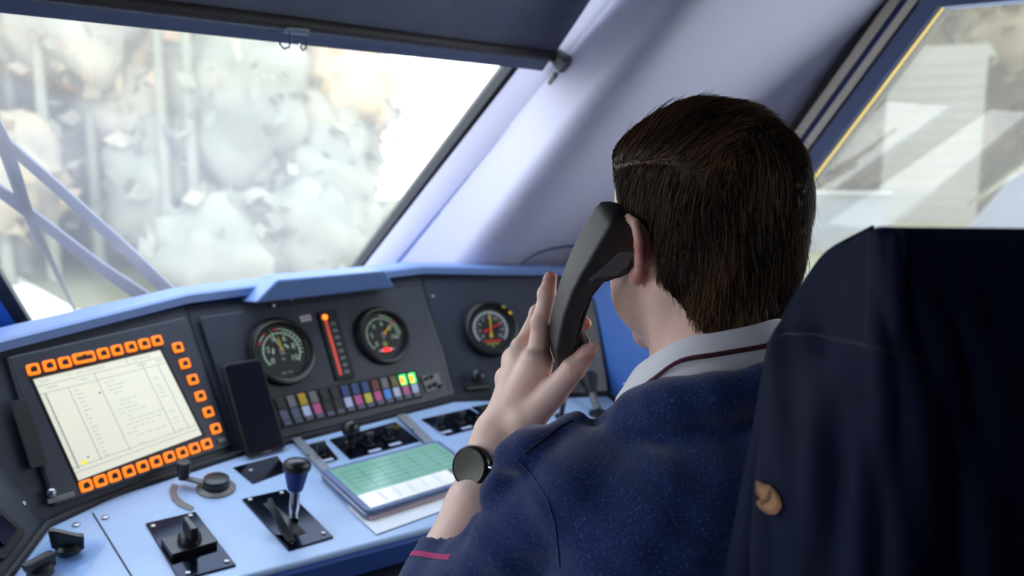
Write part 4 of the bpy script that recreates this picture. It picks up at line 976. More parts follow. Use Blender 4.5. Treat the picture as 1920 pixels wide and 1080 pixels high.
# ------------------------------------------------------------------ smooth-blend volume modelling (numpy) for the figure
class Vol:
    def __init__(s, lo, hi, h):
        s.lo = np.array(lo, float); s.h = h
        s.n = np.ceil((np.array(hi)-s.lo)/h).astype(int)+1
        s.f = np.full(s.n, 0.2, np.float32)
        s.ax = [(s.lo[i]+h*np.arange(s.n[i])).astype(np.float32) for i in range(3)]
    def _sub(s, lo, hi, m):
        i0 = np.maximum(0, np.floor((np.array(lo)-m-s.lo)/s.h).astype(int)); i1 = np.minimum(s.n, np.ceil((np.array(hi)+m-s.lo)/s.h).astype(int)+1)
        if np.any(i1 <= i0): return None, None
        sl = tuple(slice(a, b) for a, b in zip(i0, i1))
        X = s.ax[0][sl[0]][:, None, None]; Y = s.ax[1][sl[1]][None, :, None]; Z = s.ax[2][sl[2]][None, None, :]
        return sl, (X, Y, Z)
    def _mix(s, sl, d, k, op):
        g = s.f[sl]; d = d.astype(np.float32)
        if op == 'add':
            if k <= 0: s.f[sl] = np.minimum(g, d)
            else:
                h = np.maximum(k-np.abs(g-d), 0)/k; s.f[sl] = np.minimum(g, d)-h*h*h*k/6
        else:
            d = -d
            if k <= 0: s.f[sl] = np.maximum(g, d)
            else:
                h = np.maximum(k-np.abs(g-d), 0)/k; s.f[sl] = np.maximum(g, d)+h*h*h*k/6
    def cap(s, a, b, ra, rb, k=0.01, op='add'):
        a = np.array(a, float); b = np.array(b, float); R = max(ra, rb)
        sl, P = s._sub(np.minimum(a, b)-R, np.maximum(a, b)+R, k+0.02)
        if sl is None: return
        ab = b-a; L2 = ab@ab+1e-12
        t = ((P[0]-a[0])*ab[0]+(P[1]-a[1])*ab[1]+(P[2]-a[2])*ab[2])/L2; t = np.clip(t, 0, 1)
        d = np.sqrt((P[0]-a[0]-t*ab[0])**2+(P[1]-a[1]-t*ab[1])**2+(P[2]-a[2]-t*ab[2])**2)-(ra+(rb-ra)*t)
        s._mix(sl, d, k, op)
    def chain(s, pts, rs, k=0.01, op='add'):
        for i in range(len(pts)-1): s.cap(pts[i], pts[i+1], rs[i], rs[i+1], k, op)
    def ell(s, c, r, k=0.01, rot=None, op='add'):
        c = np.array(c, float); R = max(r)
        sl, P = s._sub(c-R, c+R, k+0.02)
        if sl is None: return
        q = [P[0]-c[0], P[1]-c[1], P[2]-c[2]]
        if rot is not None: q = [sum(rot[j][i]*q[i] for i in range(3)) for j in range(3)]   # rows = local axes
        k0 = np.sqrt(sum((q[i]/r[i])**2 for i in range(3)))+1e-9; k1 = np.sqrt(sum((q[i]/(r[i]**2))**2 for i in range(3)))+1e-9
        s._mix(sl, k0*(k0-1)/k1, k, op)
    def grid(s): return s.ax[0][:, None, None], s.ax[1][None, :, None], s.ax[2][None, None, :]
    def sample(s, P):
        q = (np.asarray(P)-s.lo)/s.h; q = np.clip(q, 0, np.array(s.n)-1.001); i = q.astype(int); t = q-i; r = 0
        for dx in (0, 1):
            for dy in (0, 1):
                for dz in (0, 1):
                    w = (t[:, 0] if dx else 1-t[:, 0])*(t[:, 1] if dy else 1-t[:, 1])*(t[:, 2] if dz else 1-t[:, 2])
                    r = r+w*s.f[i[:, 0]+dx, i[:, 1]+dy, i[:, 2]+dz]
        return r
    def grad(s, P, e=None):
        e = e or s.h; g = np.stack([s.sample(P+np.eye(3)[i]*e)-s.sample(P-np.eye(3)[i]*e) for i in range(3)], 1)
        return g/(np.linalg.norm(g, axis=1, keepdims=True)+1e-9)
    def mesh(s, keep=None):
        """naive surface nets -> verts, quads"""
        f = s.f; n = np.array(f.shape); ins = f < 0
        c = np.zeros(n-1, np.int8)
        for dx in (0, 1):
            for dy in (0, 1):
                for dz in (0, 1): c += ins[dx:n[0]-1+dx, dy:n[1]-1+dy, dz:n[2]-1+dz]
        act = np.argwhere((c > 0) & (c < 8))
        idx = np.full(n-1, -1, np.int32); idx[tuple(act.T)] = np.arange(len(act))
        acc = np.zeros((len(act), 3)); cnt = np.zeros(len(act))
        cor = [(x, y, z) for x in (0, 1) for y in (0, 1) for z in (0, 1)]
        for a in range(8):
            for b in range(a+1, 8):
                if sum(abs(np.array(cor[a])-cor[b])) != 1: continue
                fa = f[tuple((act+cor[a]).T)]; fb = f[tuple((act+cor[b]).T)]
                m = (fa < 0) != (fb < 0); t = np.where(m, fa/(fa-fb+1e-12), 0)
                acc += np.where(m[:, None], np.array(cor[a])+t[:, None]*(np.array(cor[b])-cor[a]), 0); cnt += m
        V = s.lo+(act+acc/cnt[:, None])*s.h
        Q = []
        for ax in range(3):
            u, v = (ax+1) % 3, (ax+2) % 3
            sl0 = [slice(None)]*3; sl1 = [slice(None)]*3; sl0[ax] = slice(0, -1); sl1[ax] = slice(1, None)
            e = np.argwhere(ins[tuple(sl0)] != ins[tuple(sl1)])
            e = e[(e[:, u] > 0) & (e[:, v] > 0) & (e[:, u] < n[u]-1) & (e[:, v] < n[v]-1)]
            fl = ins[tuple(e.T)]
            du = np.zeros(3, int); du[u] = 1; dv = np.zeros(3, int); dv[v] = 1
            q = np.stack([idx[tuple((e-du-dv).T)], idx[tuple((e-dv).T)], idx[tuple(e.T)], idx[tuple((e-du).T)]], 1)
            q[~fl] = q[~fl][:, ::-1]; Q.append(q)
        Q = np.concatenate(Q); Q = Q[(Q >= 0).all(1)]
        if keep is not None:
            k = keep(V); Q = Q[k[Q].any(1)]
        use = np.unique(Q); mp = np.full(len(V), -1); mp[use] = np.arange(len(use))
        return V[use], mp[Q]
def sst(a, b, x): t = np.clip((x-a)/(b-a), 0, 1); return t*t*(3-2*t)

# ------------------------------------------------------------------ the driver: landmarks
HY = radians(9)
HF, HL, HU = W(sin(HY), cos(HY), 0), W(-cos(HY), sin(HY), 0), W(0, 0, 1)
tilt = radians(4)                                     # head nods slightly forward
HF, HU = HF*cos(tilt)-HU*sin(tilt), HU*cos(tilt)+HF*sin(tilt)
HO = at(1316, 444, 0.86)
def H(f, l, u): return HO+HF*f+HL*l+HU*u
HROT = (HF, HL, HU)
person = thing('person', 'man in navy sweater and white collar holding a black handset to his ear', 'person', Matrix.Identity(4))

def head_core(v):
    v.ell(H(-.008, 0, .032), (.094, .073, .088), 0, HROT)            # cranium
    v.ell(H(.030, 0, .040), (.066, .066, .066), .03, HROT)            # forehead
    v.ell(H(.030, 0, -.030), (.062, .060, .070), .03, HROT)           # face
    v.ell(H(-.030, 0, -.020), (.066, .066, .060), .03, HROT)          # occiput
    for s in (1, -1):
        v.cap(H(.000, s*.056, -.052), H(.062, s*.024, -.103), .014, .013, .03)    # jaw
        v.ell(H(.055, s*.044, -.022), (.026, .018, .022), .02, HROT)              # cheek bone
    for s in (1, -1): v.ell(H(.042, s*.044, -.052), (.042, .024, .044), .02, HROT)   # cheek
    v.ell(H(.074, 0, -.104), (.018, .022, .016), .025, HROT)          # chin
    v.cap(H(.03, 0, -.09), H(.0, 0, -.085), .03, .03, .03)
    v.cap(H(.086, 0, -.075), H(.088, 0, -.06), .014, .014, .015)      # mouth mound
    v.cap(H(.088, 0, .012), H(.112, 0, -.024), .007, .010, .012)      # nose
    for s in (1, -1):
        v.ell(H(.104, s*.010, -.030), (.010, .008, .007), .006, HROT)
        v.cap(H(.088, s*.012, .022), H(.076, s*.044, .022), .008, .007, .012)     # brow
        v.ell(H(.092, s*.031, .004), (.014, .016, .011), .008, HROT, 'sub')       # eye socket
    v.cap(H(.103, -.018, -.068), H(.103, .018, -.068), .0045, .0045, .006)       # lips
    v.cap(H(.104, -.013, -.060), H(.104, .013, -.060), .004, .004, .006)
    v.cap(H(.109, -.02, -.064), H(.109, .02, -.064), .0014, .0014, .002, 'sub')
NB = at(1330, 735, .835)                                # base of the neck
SHL = at(1105, 935, .795); ELB = at(800, 1215, .870)
WR = at(924, 874, .945)
SHR = NB*2-SHL; SHR = NB+(NB-SHL)*W(1, 1, 0)+W(0, 0, SHL[2]-NB[2])
HIP = W(NB[0]-.10, NB[1]-.16, .56)
def neck(v, k=.03):
    v.cap(H(-.022, 0, -.04), NB+W(.0, -.005, .01), .054, .056, k)
    v.cap(H(-.0, .0, -.07), NB+W(.02, .03, .0), .044, .050, k)
    v.cap(H(-.012, .058, -.045), NB+HL*.02+HF*.03, .014, .013, .03)        # sternomastoid
def torso(v, e=0.0, k=.05):
    TL = nrm((SHL-SHR)*W(1, 1, 0)); TF = W(TL[1], -TL[0], 0); TF = TF if TF@HF > 0 else -TF
    rot = (TL, TF, W(0, 0, 1)); ch = (NB*.72+HIP*.28)
    v.cap(NB+W(0, 0, -.05), SHL+W(0, 0, .0), .058+e, .052+e, k); v.cap(NB+W(0, 0, -.05), SHR, .058+e, .052+e, k)
    v.ell(ch+W(0, 0, -.02)-TF*.005, (.178+e, .115+e, .17+e), k, rot)
    v.ell(ch*.5+HIP*.5, (.160+e, .115+e, .22+e), k, rot)
    v.ell(HIP, (.168+e, .12+e, .12+e), k, rot)
    return rot
# hand landmarks (left hand round the handset)
MC = dict(i=at(1008, 672, .918), m=at(983, 652, .940), r=at(966, 674, .962), p=at(953, 708, .978))
HB = at(942, 812, .946)                                  # carpus
FING = dict(
    i=[MC['i'], at(1015, 606, .915), at(1026, 551, .914), at(1032, 521, .914)],
    m=[MC['m'], at(1012, 588, .965), at(1066, 574, .985), at(1097, 607, .952)],
    r=[MC['r'], at(1004, 622, .995), at(1052, 612, 1.010), at(1080, 640, .978)],
    p=[MC['p'], at(988, 668, 1.005), at(1030, 662, 1.015), at(1058, 676, .990)])
FR = dict(i=(.0125, .0105, .0092, .0074), m=(.0125, .0105, .0090, .0074), r=(.012, .010, .0088, .0072), p=(.0105, .0088, .0078, .0064))
TH = [at(985, 790, .925), at(1038, 735, .905), at(1076, 690, .888), at(1101, 661, .880)]
TR = (.019, .0150, .0122, .0092)
FA_DIR = nrm(WR-ELB)
def arm(v, fine=True):
    m1 = ELB*.62+WR*.38
    v.chain([ELB, m1, ELB*.25+WR*.75, WR, HB], [.040, .043, .034, .0285, .0265], .02)
    v.cap(WR+np.cross(FA_DIR, F_)*.010, HB+R_*-.010, .021, .021, .02); v.cap(WR-np.cross(FA_DIR, F_)*.010, HB+R_*.012, .021, .021, .02)
    # palm: metacarpal fan
    for k_ in 'imrp':
        a = HB*.55+MC[k_]*.45; v.cap(HB+(MC[k_]-HB)*.12, MC[k_], .0165, .0122, .014)
    v.cap(HB, MC['i'], .02, .012, .016); v.cap(HB, (MC['m']+MC['r'])/2, .02, .012, .016)
    v.chain([HB+R_*.012, TH[0]], [.02, .0205], .015)
    v.cap(TH[0], (MC['i']*.7+TH[1]*.3), .012, .008, .022)          # web of the thumb
    for k_ in 'imrp':
        v.ell(MC[k_]-R_*.003-F_*.003, (.012, .012, .012), .010)
        v.chain(FING[k_], FR[k_], .0035)
        for j in (1, 2): v.ell(FING[k_][j]-nrm(R_+F_)*.002, (FR[k_][j]*1.06,)*3, .004)
    v.chain(TH, TR, .006)
    v.ell(TH[2]-R_*.001, (.0130,)*3, .004)
def ear(v, s):
    # s=+1 left, -1 right
    e = lambda f, l, u: H(f+.007, s*l, u)
    v.ell(e(-.006, .072, -.012), (.018, .010, .026), .008, HROT)
    P = [(.012, .078, .002), (.010, .084, .014), (-.002, .090, .022), (-.016, .094, .017), (-.022, .0945, .000), (-.018, .091, -.018), (-.008, .085, -.032), (.003, .079, -.037)]
    v.chain([e(*p) for p in P], [.0034, .0036, .0042, .0046, .0046, .0044, .0050, .0062], .004)
    v.ell(e(.001, .080, -.035), (.0085, .0055, .0095), .006, HROT)
    v.chain([e(-.010, .088, .010), e(-.014, .089, -.004), e(-.008, .085, -.02)], [.004, .004, .0035], .006)
    v.ell(e(-.010, .082, -.002), (.013, .0065, .022), .006, HROT)
    v.ell(e(.000, .089, -.006), (.009, .007, .012), .004, HROT, 'sub')

# skin volumes: head + neck, forearm + hand, trunk share one field, meshed at three finenesses and joined into one surface
def all_skin(v, ears=True):
    head_core(v); neck(v)
    torso(v, -.012, .05)
    v.cap(SHL, ELB, .046, .036, .03)
    ER = SHR+W(.05, .14, -.27); WRR = ER+W(-.05, .22, -.0)
    v.cap(SHR, ER, .046, .036, .03); v.cap(ER, WRR, .036, .028, .02); v.ell(WRR+W(-.01, .07, 0), (.042, .05, .022), .02)
    arm(v)
    if ears: ear(v, 1); ear(v, -1)
vols = []
hlo, hhi = H(0, 0, -.13)-W(.17, .17, .0), H(0, 0, .13)+W(.17, .17, .03)
hv = Vol(hlo, hhi, .0021); all_skin(hv)
alo = np.minimum.reduce([WR-.05, at(1110, 500, .88)-.03, at(880, 880, .95)-.03, FING['p'][2]-.02]); ahi = np.maximum.reduce([WR+.05, at(1110, 480, 1.02)+.03, TH[3]+.03, FING['r'][2]+.03])
alo[2] = WR[2]-.045
av = Vol(alo, ahi, .0016); all_skin(av)
tv = Vol(np.minimum.reduce([ELB-.1, HIP-.28, SHR-.25]), np.maximum.reduce([SHR+W(.3, .55, .1), hhi, WR+.1]), .006); all_skin(tv)
inb = lambda V, lo, hi, m: ((V > np.array(lo)+m) & (V < np.array(hi)-m)).all(1)
PV, PQ = [], []; off = 0
hV, hQ = hv.mesh(); aV, aQ = av.mesh(lambda V: ~inb(V, hlo, hhi, .006))
tV, tQ = tv.mesh(lambda V: ~inb(V, hlo, hhi, .006) & ~inb(V, alo, ahi, .005))
for V_, Q_ in ((hV, hQ), (aV, aQ), (tV, tQ)):
    PV.append(V_); PQ.append(Q_+off); off += len(V_)
PV = np.concatenate(PV); PQ = np.concatenate(PQ)
red = np.zeros(len(PV)); stub = np.zeros(len(PV))
def blob(c, r, a): 
    global red
    red = np.maximum(red, a*np.exp(-((PV-np.array(c))**2).sum(1)/(r*r)))
for k_ in 'imrp':
    blob(FING[k_][3], .012, .9); blob(FING[k_][2], .008, .35); blob(FING[k_][1], .010, .5); blob(MC[k_], .012, .25)
blob(TH[3], .012, .75); blob(TH[2], .012, .35); blob((TH[0]+MC['i'])/2, .02, .35)
blob(H(-.012, .088, -.005), .024, .8); blob(H(.0, .082, -.034), .012, .9); blob(H(-.05, .045, -.085), .03, .35); blob(H(-.012, -.088, -.005), .024, .8)
L3 = (PV-HO); lf, ll, lu = L3@HF, L3@HL, L3@HU
stub = sst(-.035, -.055, lu)*sst(.005, .03, lf)*sst(-.14, -.12, lu)
stub = np.maximum(stub, .5*sst(.004, .012, lf)*sst(-.03, -.05, lu))*(np.abs(ll) < .09)
body = np_mesh('body', PV, PQ, 'skin', person, dict(redness=red, stubble=stub))
for s in (1, -1):
    MB().lathe([(0, -.012), (.006, -.0104), (.0104, -.006), (.012, 0), (.0104, .006), (.006, .0104), (.0035, .0114)], 20, H(.079, s*.031, .004), ax=HF).lathe([(.0062, .0102), (.003, .0117), (0, .012)], 16, H(.079, s*.031, .004), mi=1, ax=HF).build('eye', ['eye_white', 'iris'], person)
def nail(p, q, out, w, ln):
    t = nrm(q-p); out = nrm(out-t*(out@t)); sd_ = np.cross(t, out); rows = []
    for i in range(6):
        f = i/5; a = []
        for j in range(7):
            g = (j-3)/3; ww = w*(1-.25*f*f) if i else w*.9
            a.append(p+t*(ln*(f-.35))+sd_*g*ww+out*(-.45*w*g*g-.0010*(i == 0)-0.0016*f))
        rows.append(a)
    o = MB().loft(rows).build('fingernail', 'nail', person); so = o.modifiers.new('s', 'SOLIDIFY'); so.thickness = .0006
to = nrm(R_*.35-F_*.93+U_*.25)
nail(TH[3]+to*.0102, TH[3]+(TH[3]-TH[2]), to, .0072, .014)
io = nrm(-R_*.8-F_*.55); nail(FING['i'][3]+io*.0083+nrm(FING['i'][3]-FING['i'][2])*.001, FING['i'][3]+(FING['i'][3]-FING['i'][2])*2, io, .0055, .011)

# ------------------------------------------------------------------ hair
gx = Vol(hlo, hhi+W(0, 0, .03), .0022); head_core(gx); neck(gx)
X, Y, Z = gx.grid(); dx, dy, dz = X-HO[0], Y-HO[1], Z-HO[2]
lf = dx*HF[0]+dy*HF[1]+dz*HF[2]; ll = dx*HL[0]+dy*HL[1]+dz*HL[2]; lu = dx*HU[0]+dy*HU[1]+dz*HU[2]
HLU = [-.16, -.098, -.085, -.060, -.035, -.015, .005, .012, .020, .035, .05, .065, .085, .10, .14]
HLF = [-.20, -.120, -.060, -.036, -.018, -.008, .000, .024, .036, .042, .050, .066, .080, .10, .16]
g_ = np.interp(lu, HLU, HLF)-lf
g_ = np.minimum(g_, (lu+.088)*1.0)
tmax = .008+.007*sst(-.02, .085, lu)+.001*sst(.02, .08, lf)*sst(.07, .11, lu)
thick = np.clip(g_*.5, -.006, tmax)
def part_d(lf, ll, lu):           # signed distance from the parting (positive above it, towards the right side of the head)
    return (lu-.070+.10*np.maximum(0, -lf-.03))*.75-(ll-.075)*.75
pd = part_d(lf, ll, lu); onp_ = sst(-.055, -.03, lf)*sst(.02, .05, lu)
thick = thick-onp_*(.0035*np.exp(-(pd/.004)**2))*(ll > 0)+onp_*(.0015*np.exp(-((pd-.016)/.014)**2))*(ll > -.02)
gx.f = (gx.f-thick).astype(np.float32)
cV, cQ = gx.mesh()
d_ = cV-HO; cf, cl, cu = d_@HF, d_@HL, d_@HU
cg = np.minimum(np.interp(cu, HLU, HLF)-cf, cu+.088)+.004*np.sin(cV@W(420, 300, 0))+.003*np.sin(cV@W(-700, 520, 200))
kq = (cg[cQ] > -.004).all(1); cQ = cQ[kq]; us = np.unique(cQ); mp = np.full(len(cV), -1); mp[us] = np.arange(len(us)); cV = cV[us]; cQ = mp[cQ]; cg = cg[us]
rng = np.random.default_rng(7)
d_ = cV-HO; cu = d_@HU
cand = np.where(cg > .001)[0]
NS = 15000
ri = rng.choice(cand, NS); P = cV[ri]+rng.normal(0, .0012, (NS, 3))
loc = lambda P: ((P-HO)@HF, (P-HO)@HL, (P-HO)@HU)
WH = (-.062, .012, .088)                               # crown whorl
f0, l0_, u0 = loc(P)
pdist = part_d(f0, l0_, u0)
above = (pdist > 0) & (u0 > .035) & (f0 > -.075)
side = ~above
lenf = np.where(above, .040, .030)*(1-.55*sst(.0, -.09, u0))*rng.uniform(.7, 1.2, NS)
NSEG = 7
ph1 = np.sin(P@W(90, 60, 40))+np.sin(P@W(-70, 85, 55)+1.3)      # clumping phase
jit = rng.normal(0, .10, (NS, 3))
paths = [P.copy()]; lift0 = rng.uniform(-.0022, .0006, NS)
stray = rng.random(NS) < .02
for i in range(NSEG):
    f, l, u = loc(P)
    # combed up and over, then falling on the far side
    top = HL[None]*-1.0+HF[None]*(-.30+.5*sst(.02, .09, f))[:, None]+HU[None]*(.25*sst(-.0, .05, l))[:, None]
    rad = HF[None]*(f-WH[0])[:, None]+HL[None]*(l-WH[1])[:, None]+HU[None]*(u-WH[2])[:, None]
    rad = rad/(np.linalg.norm(rad, axis=1, keepdims=True)+1e-6)
    fall = -HU[None]*1.0+rad*.55-HF[None]*(.18*sst(.0, .05, f))[:, None]
    fall = fall/np.linalg.norm(fall, axis=1, keepdims=True)
    wt = (above*sst(.03, .075, u)*sst(-.075, -.04, l+.0*u+.0))[:, None]
    D = top*wt+fall*(1-wt)+jit+HL[None]*(.10*ph1)[:, None]*(1-wt)+HF[None]*(.10*ph1)[:, None]*wt
    N_ = gx.grad(P, .003); D = D-N_*(D*N_).sum(1, keepdims=True); D /= np.linalg.norm(D, axis=1, keepdims=True)+1e-9
    P = P+D*(lenf/NSEG)[:, None]
    tgt = lift0+.0032*((i+1)/NSEG)*np.where(stray, 3.0, 1.0)+.0012*ph1*((i+1)/NSEG)
    N_ = gx.grad(P, .003); P = P+N_*(tgt-gx.sample(P))[:, None]
    paths.append(P.copy())
paths = np.stack(paths, 1)                               # NS, NSEG+1, 3
tone = np.clip(.28+.24*rng.normal(size=NS)+.16*ph1+.12*np.sin(P@W(260, 140, 60)), 0, 1)
rad0 = np.where(above, .00055, .00050)
T = np.gradient(paths, axis=1); T /= np.linalg.norm(T, axis=2, keepdims=True)+1e-9
N_ = gx.grad(paths.reshape(-1, 3), .003).reshape(paths.shape)
B_ = np.cross(T, N_); B_ /= np.linalg.norm(B_, axis=2, keepdims=True)+1e-9; N2 = np.cross(B_, T)
taper = np.linspace(1, .25, NSEG+1)[None, :, None]*rad0[:, None, None]
ring = np.stack([paths+B_*taper*1.3, paths-B_*taper*1.3, paths+N2*taper], 2)     # NS, K, 3, 3
K = NSEG+1
sv = ring.reshape(-1, 3); base_i = np.arange(NS)[:, None, None]*K*3+np.arange(NSEG)[None, :, None]*3
j0 = np.array([0, 1, 2])[None, None]; j1 = np.array([1, 2, 0])[None, None]
sq_ = np.stack([base_i+j0, base_i+j1, base_i+j1+3, base_i+j0+3], -1).reshape(-1, 4)
hVt = np.concatenate([cV, sv]); hQt = np.concatenate([cQ, sq_+len(cV)])
_f, _l, _u = loc(cV); cap_tone = .10+.22*np.exp(-(part_d(_f, _l, _u)/.0025)**2)*sst(-.05, -.01, _f)*(_u > .03)*(_l > .03)
np_mesh('hair', hVt, hQt, 'hair', person, dict(tone=np.concatenate([cap_tone, np.repeat(tone, K*3)])))

# ------------------------------------------------------------------ sweater
def cyl_hit(x, y, r, c=NB):
    d = ray(x, y); o = CAM-c; a = d[0]**2+d[1]**2; b = 2*(o[0]*d[0]+o[1]*d[1]); cc = o[0]**2+o[1]**2-r*r
    D = b*b-4*a*cc
    t = (-b-sqrt(max(D, 0)))/(2*a); return CAM+d*t
slo = np.minimum.reduce([ELB-.11, HIP-.26, SHR-.22]); shi = np.maximum.reduce([SHR+W(.28, .45, .09), NB+.12, SHL+.12, WR+W(.05, .05, .02)])
sv_ = Vol(slo, shi, .0032)
torso(sv_, .004, .05)
CUF = at(868, 1036, .915)
def perp(a, b): t = nrm(b-a); p = nrm(np.cross(t, F_)); return t, p
UA = ELB-SHL
sv_.chain([SHL, SHL+UA*.35, SHL+UA*.7, ELB], [.056, .053, .050, .052], .03)
sv_.chain([ELB, ELB*.5+CUF*.5, CUF], [.054, .050, .0480], .03)
ER = SHR+W(.05, .14, -.27); WRR = ER+W(-.05, .22, 0)
sv_.chain([SHR, ER, WRR], [.056, .05, .036], .03)
# shoulder cap and folds
sv_.cap(at(1400, 790, .80), at(1490, 960, .76), .05, .07, .05); sv_.cap(at(1300, 800, .80), at(1300, 1000, .78), .04, .07, .05)
sv_.ell(at(1010, 838, .825), (.030, .030, .020), .02)
sv_.cap(at(985, 850, .80), at(1085, 788, .82), .012, .010, .03)
sv_.cap(at(958, 860, .82), at(930, 925, .83), .014, .016, .03)
for q in ([(902, 985, .845), (862, 1042, .86), (846, 1090, .87)], [(930, 1000, .82), (888, 1050, .835), (862, 1110, .85)], [(868, 1020, .875), (835, 1060, .88), (800, 1075, .89)]):
    sv_.chain([at(*p) for p in q], [.010, .012, .012], .018)
botq = [cyl_hit(x, y+34, .086) for x, y in ((1165, 765), (1200, 742), (1240, 728), (1278, 722), (1344, 710), (1433, 690), (1478, 680))]
# armhole seam: a shallow groove
seam = [(972, 862, .805), (1000, 895, .785), (1030, 938, .765), (1046, 990, .755), (1058, 1090, .75)]
X, Y, Z = sv_.grid()
wr = .0016*np.sin(X*95+Z*60)*np.sin(Y*70-Z*85+1)+.0010*np.sin(X*210-Z*170)
sv_.f = (sv_.f+wr*sst(.02, .0, np.abs(sv_.f))*sst(.05, .09, np.sqrt((X-CUF[0])**2+(Y-CUF[1])**2+(Z-CUF[2])**2))).astype(np.float32)
# neck opening
for a_, b_ in zip(botq[:-1], botq[1:]): sv_.cap(a_, b_, .019, .019, .03)
sv_.cap(NB+W(0, 0, -.03), NB+W(0, 0, .12), .070, .088, .012, 'sub')
# open cuff
ct = nrm(CUF-ELB); sv_.cap(CUF-ct*.03, CUF+ct*.08, .0405, .0405, 0, 'sub'); _e1 = nrm(np.cross(ct, F_)); sv_.ell(CUF+ct*.045, (.075, .075, .06), 0, (_e1, np.cross(ct, _e1), ct), 'sub')
wV, wQ = sv_.mesh(lambda V: V[:, 2] > .60)
sw = np_mesh('sweater', wV, wQ, 'wool', person)
SBV = BVHTree.FromPolygons([Vector(v) for v in wV], [tuple(int(i) for i in q) for q in wQ])
def onsw(x, y, h=0.0):
    hit = SBV.ray_cast(Vector(CAM), Vector(nrm(ray(x, y))))
    if hit[0] is None: return None
    n = np.array(hit[1]); r = ray(x, y); n = n if n@r < 0 else -n
    return np.array(hit[0])+n*h
def seamline(pts, r, m, name='seam'):
    q = []
    for (x0, y0), (x1, y1) in zip(pts[:-1], pts[1:]):
        for t in np.linspace(0, 1, 7)[:-1]:
            p = onsw(x0+(x1-x0)*t, y0+(y1-y0)*t, .0002)
            if p is not None: q.append(p)
    if len(q) > 3: MB().tube(q, r, 6).build(name, m, sw)
seamline([(972, 862), (1000, 895), (1026, 935), (1042, 985), (1052, 1078)], .0011, 'wool')
seamline([(985, 850), (1020, 824), (1050, 800), (1078, 786)], .0013, 'jacket_seam')
# magenta cuff stripe
e1 = nrm(np.cross(ct, F_)); e2 = np.cross(ct, e1); rows = []
for dz_ in (-.003, .003):
    rr_ = []
    for k in range(33):
        a = 2*pi*k/32; o_ = CUF-ct*.022+ct*dz_; d = e1*cos(a)+e2*sin(a)
        hit = SBV.ray_cast(Vector(o_+d*.09), Vector(-d)); p = np.array(hit[0])+d*.0006 if hit[0] is not None else o_+d*.042
        rr_.append(p)
    rows.append(rr_)
so = MB().loft(rows).build('cuff_stripe', 'cuff_stripe', sw)

# ------------------------------------------------------------------ shirt collar
topp = [(1170, 722), (1182, 702), (1198, 683), (1238, 657), (1289, 634), (1344, 626), (1411, 613), (1462, 600)]
botp = [(1150, 770), (1165, 757), (1189, 741), (1224, 724), (1278, 718), (1344, 705), (1433, 683), (1480, 672)]
stp = [(1158, 766), (1172, 754), (1196, 738), (1231, 709), (1278, 675), (1344, 662), (1433, 646), (1482, 634)]
def ringpts(px, r):
    q = []
    for x, y in px: q.append(cyl_hit(x, y, r))
    return np.array(q)
def refine(q, n):
    t = np.linspace(0, len(q)-1, n); i = np.minimum(t.astype(int), len(q)-2); f = (t-i)[:, None]
    p0 = q[np.maximum(i-1, 0)]; p1 = q[i]; p2 = q[i+1]; p3 = q[np.minimum(i+2, len(q)-1)]
    return .5*((2*p1)+(-p0+p2)*f+(2*p0-5*p1+4*p2-p3)*f**2+(-p0+3*p1-3*p2+p3)*f**3)
tR, bR = ringpts(topp, .073), ringpts(botp, .090)
stR = ringpts(stp, .085)
def closering(q, r):
    """continue the seen half round the far side of the neck to the throat"""
    a0 = atan2(q[-1][1]-NB[1], q[-1][0]-NB[0]); a1 = atan2(q[0][1]-NB[1], q[0][0]-NB[0]);
    while a1 < a0: a1 += 2*pi
    ex = []
    for k in range(1, 8):
        f = k/8; a = a0+(a1-a0)*f*.9; ex.append(W(NB[0]+cos(a)*r, NB[1]+sin(a)*r, q[-1][2]+(q[0][2]-.01-q[-1][2])*f))
    return np.concatenate([q, np.array(ex)])
TR_, BR_, SR_ = refine(closering(tR, .073), 70), refine(closering(bR, .090), 70), refine(closering(stR, .085), 70)
inn = NB*1.0
def shrink(q, d, dz): 
    v = q-NB; v[:, 2] = 0; v /= np.linalg.norm(v, axis=1, keepdims=True); return q-v*d+W(0, 0, dz)
rows = [shrink(TR_.copy(), .010, -.03), shrink(TR_.copy(), .006, -.006), shrink(TR_.copy(), .002, .001), TR_, TR_*.97+BR_*.03+0.0, TR_*.5+BR_*.5+(shrink(TR_*.5+BR_*.5, -.003, 0)-(TR_*.5+BR_*.5)), BR_]
col = MB().loft(rows).build('collar', 'collar_white', person, angle=60); so = col.modifiers.new('s', 'SOLIDIFY'); so.thickness = .0016; so.offset = -1
ns = 44
SR2 = shrink(SR_.copy(), -.0055, 0)[4:ns]
st_o = MB().loft([SR2+W(0, 0, .0022), SR2-W(0, 0, .0022)]).build('collar_stripe', 'collar_stripe', col); so = st_o.modifiers.new('s', 'SOLIDIFY'); so.thickness = .0012
